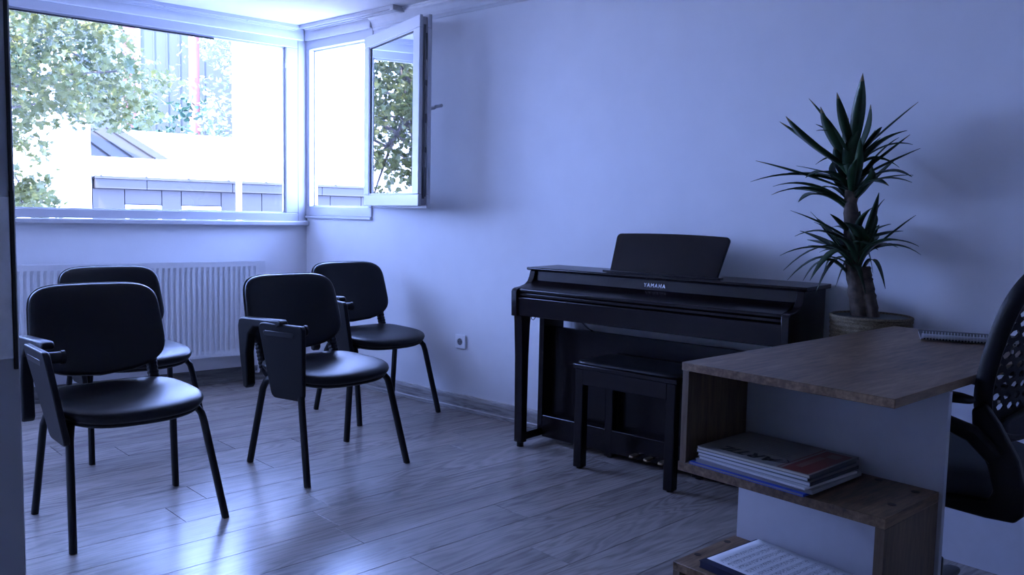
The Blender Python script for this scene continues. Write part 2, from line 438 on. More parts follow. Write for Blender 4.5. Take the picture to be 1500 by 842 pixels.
mb = MB().box((SW-0.006, -0.040, 0.05), (SW-0.003, -0.026, SH-0.05), sT)
for z, h in ((0.06, 0.16), (0.30, 0.03), (0.46, 0.05), (0.66, 0.03), (0.80, 0.14)):
    mb.box((SW-0.004, -0.046, z), (SW+0.002, -0.030, z+h), sT)
mb.build('lock_gear', mat('dark_lock_metal', (0.12, 0.12, 0.13), 0.35, metal=0.8), sash)['label'] = 'dark metal lock gear in the free edge'
mb = MB().box((SW-0.05, -0.082, 0.50), (SW-0.02, -0.072, 0.58), sT)
mb.tube([sT(Vector((SW-0.035, -0.08, 0.545))), sT(Vector((SW-0.035, -0.11, 0.55))), sT(Vector((SW-0.028, -0.118, 0.558))), sT(Vector((SW+0.03, -0.122, 0.558)))], 0.010, n=10)
mb.build('handle', PVC, sash, bevel=0.002)
for z in (0.06, 0.90):
    MB().tube([sT(Vector((-0.006, -0.03, z))), sT(Vector((-0.006, -0.03, z+0.07)))], 0.011, n=10).build('hinge', PVC, sash)

# ------------------------------------------------------------------ radiator
rd = empty('radiator', tuple(P(-1.3, -0.1, 0)), PHI, 'white ribbed panel radiator on the wall under the wide window', 'radiator')
RU0, RU1, RZ0, RZ1 = -1.62, 0.965, 0.19, 0.797
def panel(d0, name):
    mb = MB(); n = int((RU1-RU0-0.06)/0.0333); x = RU0+0.03; pts = [(RU0, 0.0), (RU0+0.03, 0.0)]
    for i in range(n):
        pts += [(x+0.006, 0.0), (x+0.010, 0.008), (x+0.0235, 0.008), (x+0.0275, 0.0)]; x += 0.0333
    pts += [(RU1, 0.0)]
    vs = []; fs = []
    for z in (RZ0+0.02, RZ0+0.042, RZ1-0.06, RZ1-0.035):
        flat = z in (RZ0+0.02, RZ1-0.035)
        vs += [(a, d0-(0.0 if flat else 0.0)+(0 if flat else b), z) for a, b in pts]
    k = len(pts)
    for j in range(3):
        for i in range(k-1): fs.append((j*k+i, j*k+i+1, (j+1)*k+i+1, (j+1)*k+i))
    mb.add(vs, fs)
    mb.box((RU0, d0-0.001, RZ0), (RU1, d0+0.012, RZ0+0.02)).box((RU0, d0-0.001, RZ1-0.035), (RU1, d0+0.012, RZ1-0.012))
    return mb.build(name, RAD, rd, bevel=0)
panel(0.0, 'front_panel')
MB().box((RU0, 0.055, RZ0), (RU1, 0.066, RZ1-0.012)).build('rear_panel', RAD, rd, bevel=0.002)
for u in (RU0-0.003, RU1):
    MB().box((u, 0.0, RZ0+0.004), (u+0.003, 0.066, RZ1-0.006)).build('side_cover', RAD, rd, bevel=0.001)
mb = MB()
mb.box((RU0, -0.002, RZ1-0.012), (RU1, 0.004, RZ1-0.002)).box((RU0, 0.060, RZ1-0.012), (RU1, 0.066, RZ1-0.002))
x = RU0
while x < RU1-0.01:
    mb.box((x, 0.004, RZ1-0.010), (x+0.006, 0.060, RZ1-0.006)); x += 0.018
mb.build('top_grille', RAD, rd)
for u in (-1.2, 0.6):
    MB().box((u, 0.066, 0.24), (u+0.04, 0.0995, 0.74)).build('wall_bracket', RAD, rd, bevel=0.002)
MB().tube([(RU1-0.03, 0.035, 0.20), (RU1-0.03, 0.035, 0.10), (RU1-0.03, 0.05, 0.06), (RU1-0.03, 0.0995, 0.05)], 0.008, n=10).build('pipe', RAD, rd, smooth=True)

# ------------------------------------------------------------------ wall socket
so = empty('wall_socket', (0, -1.497, 0.398), 0, 'white square wall socket on the wall between the chairs and the piano', 'socket')
SOCK = mat('white_socket_plastic', (0.88, 0.88, 0.90), 0.35)
mb = MB().box((-0.012, -0.040, -0.040), (0, 0.040, 0.040)); mb.build('cover_plate', SOCK, so, bevel=0.003)
def sq(v): return Vector((-0.0125-v.z, v.x, v.y))
MB().lathe([(0.0215, -0.002), (0.0225, 0.003), (0.0205, 0.003), (0.0195, -0.001), (0.0, -0.001)], 28, (0,0,0), T=sq).build('socket_ring', SOCK, so, smooth=True)
MB().lathe([(0.0195, 0.0), (0.0195, 0.0012), (0.0, 0.0012)], 28, (0,0,0), T=sq).build('socket_well', mat('grey_socket_recess', (0.16, 0.16, 0.18), 0.5), so)['label'] = 'grey recessed well'
for s in (-1, 1):
    MB().lathe([(0.0028, 0.001), (0.0028, 0.002), (0.0, 0.002)], 10, (s*0.0095, 0, 0), T=sq).build('pin_hole', GASK, so)

# ------------------------------------------------------------------ visitor chairs
def contour_rings(cont, prof, nseg=48):
    """cont(angle)->(a,b) unit outline, prof: list of (scale, height)"""
    rings = []
    for s_, h in prof:
        rings.append([(cont(2*PI*j/nseg)[0]*s_, cont(2*PI*j/nseg)[1]*s_, h) for j in range(nseg)])
    return rings
def cushion(cont, prof, deform, nseg=48):
    mb = MB(); rings = contour_rings(cont, prof, nseg); vs = [deform(*p) for r in rings for p in r]; fs = []
    for i in range(len(rings)-1):
        for j in range(nseg):
            j2 = (j+1) % nseg; fs.append((i*nseg+j, i*nseg+j2, (i+1)*nseg+j2, (i+1)*nseg+j))
    vs.append(deform(0, 0, prof[0][1])); vs.append(deform(0, 0, prof[-1][1]))
    a = len(vs)-2; b = a+1; e = (len(rings)-1)*nseg
    for j in range(nseg):
        j2 = (j+1) % nseg; fs.append((a, j2, j)); fs.append((b, e+j, e+j2))
    return mb.add(vs, fs)
def superell(ax, ay, n):
    def f(t):
        c, s_ = math.cos(t), math.sin(t)
        return (ax*math.copysign(abs(c)**(2/n), c), ay*math.copysign(abs(s_)**(2/n), s_))
    return f
CUSH = [(0.0, 0.0), (0.5, 0.0), (0.90, 0.001), (0.965, 0.008), (0.99, 0.018), (1.0, 0.028), (0.992, 0.037), (0.97, 0.044), (0.93, 0.049), (0.85, 0.053), (0.65, 0.056), (0.35, 0.057), (0.12, 0.057)]
def seat_def(a, b, h):
    # b: forward positive; dished middle, waterfall front
    z = 0.412 + h*0.86 + 0.012*(a/0.22)**2 - 0.014*max(0, (b+0.02)/0.22)**2 + 0.018*max(0, (-b-0.05)/0.17)**2
    return (a-0.014, -b, z-0.004)
def back_def(a, b, h):
    # a across, b up, h thickness towards the front
    zz = 0.680 + b - 0.045*(max(0, -b)/0.15)*(1-(a/0.225)**2)
    a *= 1 - 0.22*b
    f = -0.262 - (zz-0.50)*0.30 + 0.030*(a/0.225)**2 + h*0.8
    return (a-0.016, -f, zz)
def make_chair():
    t = empty('visitor_chair', (0, 0, 0))
    cushion(superell(0.248, 0.225, 3.6), CUSH, seat_def).build('seat', LEATH, t, smooth=True, auto=False)
    cushion(superell(0.235, 0.212, 3.6), [(0.0, 0), (0.6, 0), (0.97, 0.004), (1.0, 0.012), (1.0, 0.022), (0.9, 0.024)], lambda a, b, h: seat_def(a, b, h-0.016)).build('seat_shell', BPLAS, t, smooth=True, auto=False)
    cushion(superell(0.238, 0.150, 5.0), [(0.0, 0.0), (0.6, 0.0), (0.94, 0.002), (0.985, 0.010), (1.0, 0.020), (0.99, 0.030), (0.965, 0.037), (0.9, 0.042), (0.7, 0.046), (0.3, 0.048), (0.1, 0.048)], back_def).build('backrest', LEATH, t, smooth=True, auto=False)
    cushion(superell(0.239, 0.152, 5.0), [(0.0, 0.0), (0.7, 0.0), (0.96, 0.003), (1.0, 0.010), (1.0, 0.018), (0.9, 0.018)], lambda a, b, h: back_def(a, b, h-0.013)).build('back_shell', BPLAS, t, smooth=True, auto=False)
    for s in (-1, 1):
        # oval tube legs
        fr = [(s*0.257, -0.238, 0.0), (s*0.226-0.014, -0.164, 0.350), (s*0.221-0.014, -0.154, 0.380), (s*0.216-0.014, -0.138, 0.395), (s*0.210-0.014, -0.105, 0.401), (s*0.208-0.014, 0.0, 0.400)]
        MB().tube(fr, 0.012, 0.018, n=14, up=(0, -1, 0.001), power=2.4).build('leg', BMET, t, smooth=True)
        re = [(s*0.257, 0.238, 0.0), (s*0.228-0.014, 0.145, 0.350), (s*0.222-0.014, 0.130, 0.380), (s*0.216-0.014, 0.108, 0.395), (s*0.210-0.014, 0.07, 0.401), (s*0.208-0.014, 0.0, 0.400)]
        MB().tube(re, 0.012, 0.018, n=14, up=(0, 1, 0.001), power=2.4).build('leg', BMET, t, smooth=True)
        # back support with ribbed cover
        mb = MB()
        p0, p1 = Vector((s*0.186-0.016, 0.205, 0.425)), Vector((s*0.186-0.016, 0.272, 0.60))
        mb.tube([(s*0.186-0.016, 0.12, 0.400), (s*0.186-0.016, 0.18, 0.402), (s*0.186-0.016, 0.20, 0.415), p1], 0.012, 0.017, n=10, power=3)
        k = 22
        pts = [p0.lerp(p1, i/k) for i in range(k+1)]
        mb.tube(pts, 0.020, 0.023, n=12, power=3, radii=[1.0 if i % 2 else 0.88 for i in range(k+1)])
        mb.build('back_post', BPLAS, t, smooth=True, auto=25)
    for y in (-0.09, 0.09):
        MB().tube([(-0.222, y, 0.395), (0.194, y, 0.395)], 0.010, n=10).build('crossbar', BMET, t, smooth=True)
    return t
def add_tablet(t, yaw=0.0, slant=0.03, dy=0.0, lean=0.09):
    # arm on the sitter's right (x negative), tablet folded down at its side
    X = -0.266
    arm = [(0.240, 0.345), (0.272, 0.50), (0.284, 0.615), (0.276, 0.645), (0.252, 0.655), (-0.060, 0.672), (-0.075, 0.665), (-0.078, 0.650), (-0.055, 0.640), (0.150, 0.622), (0.195, 0.585), (0.212, 0.50), (0.200, 0.36), (0.215, 0.342)]
    MB().prism(arm, X-0.022, X+0.020, lambda a, b, h: Vector((h, a+dy, b))).build('armrest', BPLAS, t, bevel=0.007, seg=3)
    # tablet outline (a forward from hinge, b down)
    W0, W1, H = 0.255, 0.185, 0.315
    pts = []
    def corner(cx, cy, r, a0, a1):
        for i in range(6):
            th = R(a0+(a1-a0)*i/5); pts.append((cx+r*math.cos(th), cy+r*math.sin(th)))
    corner(W0-0.022, -0.022, 0.022, 0, 90)
    corner(0.022, -0.022, 0.022, 90, 180)
    corner(lean+0.03, -H+0.03, 0.03, 190, 270)
    corner(lean+W1-0.03, -H+0.03, 0.03, 270, 350)
    hp = Vector((X-0.034, -0.110+dy+0.17, 0.655))
    def T(a, b, h):
        # a along -y (forward), b vertical, h thickness along x; yaw turns the plane about its rear edge
        x = h; y = -a
        c, s_ = math.cos(yaw), math.sin(yaw)
        return hp + Vector((x*c - y*s_ - b*slant*-1*-1, x*s_ + y*c, b))
    tb = MB().prism(pts, -0.013, 0.009, T).build('writing_tablet', BPLAS, t, bevel=0.005, seg=3)
    sl_ = MB().prism([(0.035, -0.052), (0.20, -0.052), (0.205, -0.040), (0.20, -0.032), (0.04, -0.032), (0.03, -0.040)], -0.0145, -0.0125, T).build('grip_slot', mat_slot, tb, bevel=0.0015)
    kn = T(W0*0.93, -0.03, 0.02)
    MB().tube([T(W0*0.78, -0.028, 0.012), T(W0*0.78, -0.028, 0.05)], 0.020, n=16).tube([T(W0*0.78, -0.028, 0.05), T(W0*0.78, -0.028, 0.062)], 0.023, n=16).build('hinge_knob', BPLAS, t, smooth=True)
    return tb
mat_slot = mat('dark_slot', (0.004, 0.004, 0.005), 0.3)
chA = make_chair()
chs = [chA] + [copy_tree(chA) for _ in range(3)]
G = 'black visitor chairs with folding writing tablets'
info = [((-2.058, -1.828), -6.2, 'black leatherette visitor chair nearest the doorway, its tablet folded at the left edge'),
        ((-1.150, -1.800), -3.5, 'black leatherette visitor chair in the middle, tablet folded down wide to view'),
        ((-0.358, -1.185), -7.5, 'black leatherette visitor chair by the corner, beside the wall socket'),
        ((-1.610, -0.905), -7.5, 'black leatherette visitor chair right in front of the radiator, partly hidden')]
for c, ((x, y), a, lab) in zip(chs, info):
    c.location = (x, y, 0); c.rotation_euler = (0, 0, R(a)); tag(c, lab, 'chair', G)
add_tablet(chs[0], yaw=R(0), slant=0.16, dy=0.03, lean=0.10)
add_tablet(chs[1], yaw=R(14), slant=0.03, lean=0.06)
add_tablet(chs[2], yaw=R(-4), slant=0.12, dy=0.0, lean=0.09)
add_tablet(chs[3], yaw=R(0), slant=0.12, lean=0.08)

# ------------------------------------------------------------------ digital piano
PY0, PY1 = -3.580, -2.205
pn = empty('digital_piano', (-0.2, -2.9, 0), 0, 'dark rosewood upright digital piano against the right wall', 'piano')
pn.location = (0, 0, 0)
def yprism(name, poly, y0, y1, m, parent, bevel=0.002, seg=2):
    return MB().prism(poly, y0, y1, lambda a, b, h: Vector((a, h, b))).build(name, m, parent, bevel=bevel, seg=seg)
cheek = [(-0.035, 0.645), (-0.385, 0.645), (-0.388, 0.762), (-0.382, 0.774), (-0.370, 0.779), (-0.33, 0.784), (-0.292, 0.793), (-0.270, 0.808), (-0.258, 0.830), (-0.250, 0.858), (-0.035, 0.858)]
for y in (PY0, PY1-0.032):
    yprism('cheek', cheek, y, y+0.032, PIANO, pn, 0.003)
yprism('key_bed', [(-0.03, 0.648), (-0.372, 0.648), (-0.376, 0.737), (-0.30, 0.739), (-0.30, 0.76), (-0.03, 0.76)], PY0+0.030, PY1-0.030, PIANO, pn, 0.003)
fbl = yprism('fallboard', [(-0.362, 0.757), (-0.370, 0.762), (-0.370, 0.774), (-0.362, 0.778), (-0.245, 0.812), (-0.236, 0.806), (-0.245, 0.795), (-0.34, 0.757)], PY0+0.034, PY1-0.034, PIANO, pn, 0.002)
yprism('fallboard_lip', [(-0.360, 0.7395), (-0.366, 0.742), (-0.366, 0.756), (-0.33, 0.756), (-0.33, 0.7395)], PY0+0.034, PY1-0.034, PIANO, pn, 0.0025)
yprism('front_panel', [(-0.238, 0.79), (-0.246, 0.80), (-0.236, 0.860), (-0.05, 0.860), (-0.05, 0.76), (-0.238, 0.76)], PY0+0.032, PY1-0.032, PIANO, pn, 0.001)
yprism('lid', [(-0.012, 0.859), (-0.255, 0.859), (-0.262, 0.863), (-0.264, 0.868), (-0.260, 0.874), (-0.012, 0.877)], PY0-0.012, PY1+0.012, PIANO, pn, 0.002)
# legs, side panels, runners
for y in (PY0+0.004, PY1-0.052):
    mb = MB()
    sec = [(0.648, -0.370, -0.295), (0.60, -0.366, -0.302), (0.45, -0.358, -0.308), (0.2, -0.352, -0.310), (0.022, -0.350, -0.310)]
    vs = []; fs = []
    for z, xa, xb in sec: vs += [(xa, y, z), (xb, y, z), (xb, y+0.048, z), (xa, y+0.048, z)]
    for i in range(len(sec)-1):
        for j in range(4): fs.append((i*4+j, i*4+(j+1) % 4, (i+1)*4+(j+1) % 4, (i+1)*4+j))
    fs += [(3, 2, 1, 0), (16, 17, 18, 19)]
    mb.add(vs, fs).build('leg', PIANO, pn, bevel=0.003)
    MB().lathe([(0.0, 0.0), (0.017, 0.0), (0.017, 0.022), (0.0, 0.022)], 16, (-0.330, y+0.024, 0)).build('foot', BPLAS, pn)
    MB().box((-0.312, y+0.008, 0.030), (-0.03, y+0.040, 0.068)).build('runner', PIANO, pn, bevel=0.002)
    MB().box((-0.19, y+0.004, 0.066), (-0.03, y+0.034, 0.648)).build('side_panel', PIANO, pn, bevel=0.002)
MB().box((-0.135, PY0+0.036, 0.13), (-0.115, PY1-0.048, 0.578)).build('knee_board', PIANO, pn, bevel=0.002)
MB().box((-0.190, PY0+0.036, 0.025), (-0.085, PY1-0.048, 0.135)).build('pedal_box', PIANO, pn, bevel=0.004)
for i, y in enumerate((-2.815, -2.89, -2.965)):
    MB().prism([(-0.011, 0), (-0.014, 0.02), (-0.016, 0.04), (-0.010, 0.056), (0.010, 0.056), (0.016, 0.04), (0.014, 0.02), (0.011, 0)], 0.040, 0.050,
               lambda a, b, h, y=y: Vector((-0.185-b, y+a, h+0.004-b*0.05))).build('pedal', BRASS, pn, bevel=0.003)['label'] = 'small brass pedal'
# music stand
ms = empty('music_stand_pivot')
bpy.data.objects.remove(ms)
def stT(a, b, h):   # a along -y, b up the slope, h thickness
    return Vector((-0.215 + b*0.42 + h*0.9, -2.925 - a, 0.880 + b*0.905 - h*0.3))
pts = []
def rc(cx, cy, r, a0, a1, n=6):
    for i in range(n):
        th = R(a0+(a1-a0)*i/(n-1)); pts.append((cx+r*math.cos(th), cy+r*math.sin(th)))
pts += [(-0.268, 0.0), (0.268, 0.0)]
rc(0.283-0.02, 0.190-0.022, 0.020, 0, 90)
for k in range(1, 8):
    a = 0.263-0.526*k/8; pts.append((a, 0.190+0.006*(1-(a/0.263)**2)-0.002))
rc(-0.283+0.02, 0.190-0.022, 0.020, 90, 180)
MB().prism(pts, -0.008, 0.006, stT).build('music_stand', PIANO, pn, bevel=0.002)
MB().box((-0.250, -3.215, 0.8765), (-0.205, -2.635, 0.886)).build('stand_ledge', PIANO, pn, bevel=0.002)
# maker's name in raised silver letters, on the front panel
def text_mesh(name, body, size, m, parent, T, depth=0.0006, align='CENTER'):
    cu = bpy.data.curves.new('t', 'FONT'); cu.body = body; cu.size = size; cu.align_x = align; cu.extrude = depth
    cu.resolution_u = 3
    if name == 'printed_word': cu.offset = 0.0018; cu.shear = 0.3
    if name == 'maker_name': cu.space_character = 1.35
    to = bpy.data.objects.new('t', cu); COL.objects.link(to)
    dg = bpy.context.evaluated_depsgraph_get()
    me = bpy.data.meshes.new_from_object(to.evaluated_get(dg))
    bpy.data.objects.remove(to)
    me.name = name
    for v in me.vertices: v.co = T(v.co)
    me.materials.clear(); me.materials.append(m)
    o = bpy.data.objects.new(name, me); COL.objects.link(o)
    if parent is not None: o.parent = parent
    return o
text_mesh('maker_name', 'YAMAHA', 0.024, SILV, pn, lambda c: Vector((-0.2425+(c.y)*0.16-c.z, -2.907-c.x*0.9, 0.824+c.y)))['label'] = 'silver lettering reading YAMAHA'
# hook and cable under the key bed
MB().tube([(-0.27, -2.262, 0.645), (-0.272, -2.262, 0.63), (-0.280, -2.258, 0.620), (-0.286, -2.25, 0.626), (-0.282, -2.247, 0.634)], 0.0022, n=6).build('hook', BMET, pn)
MB().tube([(-0.14, -2.43, 0.648), (-0.15, -2.45, 0.62), (-0.145, -2.49, 0.59), (-0.115, -2.50, 0.575), (-0.10, -2.5, 0.5)], 0.003, n=8).build('cable', BPLAS, pn, smooth=True)

# ------------------------------------------------------------------ piano bench
bn = empty('piano_bench', (-0.289, -2.885, 0), 0, 'dark wooden piano bench with a padded top in front of the piano', 'bench')
HX, HY = 0.150, 0.262
MB().box((-HX, -HY, 0.455), (HX, HY, 0.475)).build('top_board', PIANO, bn, bevel=0.003)
cushion(superell(HX-0.004, HY-0.004, 9), [(0.0, 0), (0.9, 0), (1.0, 0.003), (1.0, 0.008), (0.98, 0.013), (0.90, 0.017), (0.5, 0.018), (0.2, 0.018)], lambda a, b, h: (a, b, 0.474+h)).build('seat_pad', LEATH, bn, smooth=True, auto=False)
for sx in (-1, 1):
    for sy in (-1, 1):
        cx, cy = sx*(HX-0.030), sy*(HY-0.030)
        MB().box((cx-0.022, cy-0.022, 0.006), (cx+0.022, cy+0.022, 0.455)).build('leg', PIANO, bn, bevel=0.004)
        MB().lathe([(0.0, 0), (0.014, 0), (0.014, 0.006), (0, 0.006)], 12, (cx, cy, 0)).build('foot_pad', BPLAS, bn)
    MB().box((sx*(HX-0.016)-0.010, -HY+0.05, 0.385), (sx*(HX-0.016)+0.010, HY-0.05, 0.455)).build('apron', PIANO, bn, bevel=0.002)
for sy in (-1, 1):
    MB().box((-HX+0.05, sy*(HY-0.016)-0.010, 0.385), (HX-0.05, sy*(HY-0.016)+0.010, 0.455)).build('apron', PIANO, bn, bevel=0.002)

# ------------------------------------------------------------------ desk
DA = R(-6.7)
A0 = Vector((-1.505, -3.767, 0))
dEX = Vector((math.cos(DA), math.sin(DA), 0)); dEY = Vector((-math.sin(DA), math.cos(DA), 0))
def D(x, y, z=0.0):
    q = A0 + dEX*x + dEY*y; return Vector((q.x, q.y, z))
dk = empty('desk', tuple(A0), DA, 'brown oak top desk with a stepped open shelf end and white side panels', 'desk')
DL, DW, ZT = 1.255, 0.546, 0.760
DP = 0.285
MB().box((0, -DW, ZT-0.021), (DL, 0, ZT)).build('desktop', OAK, dk, bevel=0.0015)
MB().box((0.006, -0.019, 0.476), (DP, 0.0, ZT-0.0215)).build('side_panel', OAKZ, dk, bevel=0.001)
MB().box((0.0, -0.541, 0.476), (DP, -0.0195, 0.499)).build('shelf', OAK, dk, bevel=0.001)
MB().box((0.0, -0.0195, 0.476), (0.0055, 0.0, 0.499)).build('edge_strip', OAK, dk)
MB().box((0.001, -0.541, 0.2285), (DP, -0.519, 0.4755)).build('side_panel', OAKZ, dk, bevel=0.001)
MB().box((0.0, -0.541, 0.206), (DP, 0.004, 0.228)).build('shelf', OAK, dk, bevel=0.001)
MB().box((0.001, -0.018, 0.022), (DP, 0.004, 0.2055)).build('side_panel', OAKZ, dk, bevel=0.001)
MB().box((0.0, -0.541, 0.0), (DP, 0.004, 0.0215)).build('shelf', OAK, dk, bevel=0.001)
MB().box((DP+0.0005, -0.550, 0.0), (DP+0.018, -0.004, ZT-0.0215)).build('end_panel', MELA, dk, bevel=0.001)['label'] = 'white end panel behind the shelves'
MB().box((1.180, -0.546, 0.0), (1.198, -0.006, ZT-0.0215)).build('end_panel', MELA, dk, bevel=0.001)['label'] = 'white far end panel'
CAP = mat('dark_brown_cap', (0.035, 0.022, 0.015), 0.5)
for x, y, z in ((0.262, -0.408, 0.499), (0.240, -0.505, 0.499), (0.106, -0.508, 0.499), (0.228, -0.012, 0.228), (0.088, -0.012, 0.228)):
    MB().lathe([(0.0, -0.001), (0.0095, -0.001), (0.0095, 0.0008), (0.0, 0.0009)], 18, (x, y, z)).build('screw_cap', CAP, dk)['label'] = 'dark round screw cap'

# magazines on the upper shelf
def paper_mat(name, col, lines=True):
    m = mat(name, col, 0.6)
    nt = m.node_tree; b = nt.nodes['Principled BSDF']
    wv = nt.nodes.new('ShaderNodeTexWave'); wv.bands_direction = 'Z'; wv.inputs['Scale'].default_value = 280; wv.inputs['Distortion'].default_value = 1.5
    tc = nt.nodes.new('ShaderNodeTexCoord'); nt.links.new(tc.outputs['Object'], wv.inputs['Vector'])
    mx = nt.nodes.new('ShaderNodeMix'); mx.data_type = 'RGBA'
    mx.inputs['A'].default_value = (*[c*0.72 for c in col], 1); mx.inputs['B'].default_value = (*col, 1)
    nt.links.new(wv.outputs['Fac'], mx.inputs['Factor']); nt.links.new(mx.outputs['Result'], b.inputs['Base Color'])
    return m
PAGE = paper_mat('white_page_edges', (0.72, 0.72, 0.74)); PAGE2 = paper_mat('cream_page_edges', (0.62, 0.58, 0.47)); PAGEG = paper_mat('grey_page_edges', (0.26, 0.25, 0.27))
def magazine(name, x, y, z, ang, W, L, th, cover, page, label, cat, group=None, spine=None, wave=0.0, curl=0.0):
    """W along desk x, L along desk -y; spine at the right end"""
    root = empty(name, tuple(D(x, y, z)), DA+R(ang), label, cat, group)
    n = 14
    def sheet(z0, z1, inset, sp=False):
        vs = []; fs = []
        for i in range(n+1):
            yy = -L*i/n; yy2 = min(-inset, max(yy, -L+ (0 if sp else inset)))
            dz = wave*math.sin(PI*i/n) - curl*max(0, (i/n-0.8)/0.2)**2
            for xx in (inset, W-inset):
                vs += [(xx, yy2, z0+dz), (xx, yy2, z1+dz)]
        for i in range(n):
            a = i*4
            fs += [(a, a+2, a+6, a+4), (a+1, a+5, a+7, a+3), (a, a+4, a+5, a+1), (a+2, a+3, a+7, a+6)]
        fs += [(0, 1, 3, 2), (n*4, n*4+2, n*4+3, n*4+1)]
        return vs, fs
    t = min(0.0012, th*0.12)
    v, f = sheet(t, th-t, 0.002); MB().add(v, f).build('pages', page, root)
    mb = MB(); v, f = sheet(0, t, 0); mb.add(v, f); v, f = sheet(th-t, th, 0); mb.add(v, f)
    cv = mb.build('cover', cover, root)
    if spine:
        mb = MB(); dz = -curl
        mb.box((0, -L-0.0012, dz), (W, -L+0.0004, th+dz)); mb.build('spine', spine, root, bevel=0.0005)
    return root, cv
COVD = mat('dark_cover', (0.03, 0.035, 0.05), 0.35); COVB = mat('blue_cover', (0.012, 0.06, 0.45), 0.4)
COVG = mat('grey_cover', (0.25, 0.25, 0.26), 0.45); COVW = mat('white_cover', (0.55, 0.55, 0.56), 0.45); COVN = mat('dark_green_cover', (0.02, 0.07, 0.06), 0.4)
COVT = mat('beige_grey_cover', (0.24, 0.225, 0.205), 0.5, noise=0.08, nscale=30)
z = 0.4995
GM = 'magazines stacked on the upper shelf of the desk'
magazine('magazine', 0.004, -0.030, z, -2.0, 0.225, 0.325, 0.0060, COVB, PAGEG, 'thin bright blue magazine at the very bottom of the shelf stack', 'magazine', GM, COVB); z += 0.0062
magazine('magazine', 0.012, -0.044, z, -1.0, 0.235, 0.325, 0.0095, COVG, PAGEG, 'grey edged magazine just above the blue one in the shelf stack', 'magazine', GM, COVG); z += 0.0097
magazine('magazine', 0.016, -0.052, z, -4.0, 0.225, 0.305, 0.0055, COVW, PAGE, 'thin white booklet in the middle of the shelf stack', 'booklet', GM, COVW); z += 0.0057
magazine('magazine', 0.020, -0.045, z, -1.5, 0.228, 0.315, 0.0090, COVG, PAGE, 'thick white edged magazine with dark spine, third from the top of the shelf stack', 'magazine', GM, COVD); z += 0.0092
magazine('magazine', 0.018, -0.042, z, -0.5, 0.235, 0.310, 0.0085, COVN, PAGE, 'white edged magazine with dark green cover, second from the top of the shelf stack', 'magazine', GM, COVD); z += 0.0087
tm, tcov = magazine('magazine', 0.016, -0.045, z, -0.5, 0.240, 0.312, 0.0075, COVT, PAGE2, 'magazine with red block and black lettering on top of the shelf stack', 'magazine', GM, mat('dark_grey_spine', (0.09, 0.09, 0.10), 0.5))
REDC = mat('red_print', (0.15, 0.022, 0.014), 0.45); BLK = mat('black_print', (0.01, 0.01, 0.01), 0.5); PINK = mat('pale_print', (0.19, 0.12, 0.10), 0.5)
TZ = 0.0076
MB().box((0.004, -0.306, TZ), (0.222, -0.238, TZ+0.0003)).build('printed_block', REDC, tcov)['label'] = 'red printed block'
MB().box((0.045, -0.268, TZ+0.0003), (0.160, -0.250, TZ+0.0005)).box((0.17, -0.29, TZ+0.0003), (0.205, -0.262, TZ+0.0005)).build('printed_box', PINK, tcov)
MB().box((0.004, -0.230, TZ), (0.232, -0.227, TZ+0.0003)).build('printed_line', REDC, tcov)
text_mesh('printed_word', 'ARTIL', 0.060, BLK, tcov, lambda c: Vector((0.062-c.y, -0.135+c.x*-1.0, TZ+0.0002)) if False else Vector((0.060-c.y*0.9, -0.130+c.x, TZ+0.0003)), depth=0.0001)['label'] = 'bold black lettering, upside down'
MB().tube([(0.030, -0.185, TZ+0.0004), (0.040, -0.215, TZ+0.0004), (0.058, -0.228, TZ+0.0004), (0.07, -0.215, TZ+0.0004)], 0.0022, 0.0004, n=6).build('printed_swash', BLK, tcov)
mb = MB()
for i in range(9): mb.box((0.085+i*0.015, -0.21+0.004*(i % 3), TZ), (0.0865+i*0.015, -0.03-0.003*(i % 2), TZ+0.0002))
mb.build('printed_text', mat('grey_print', (0.13, 0.12, 0.12), 0.5), tcov)

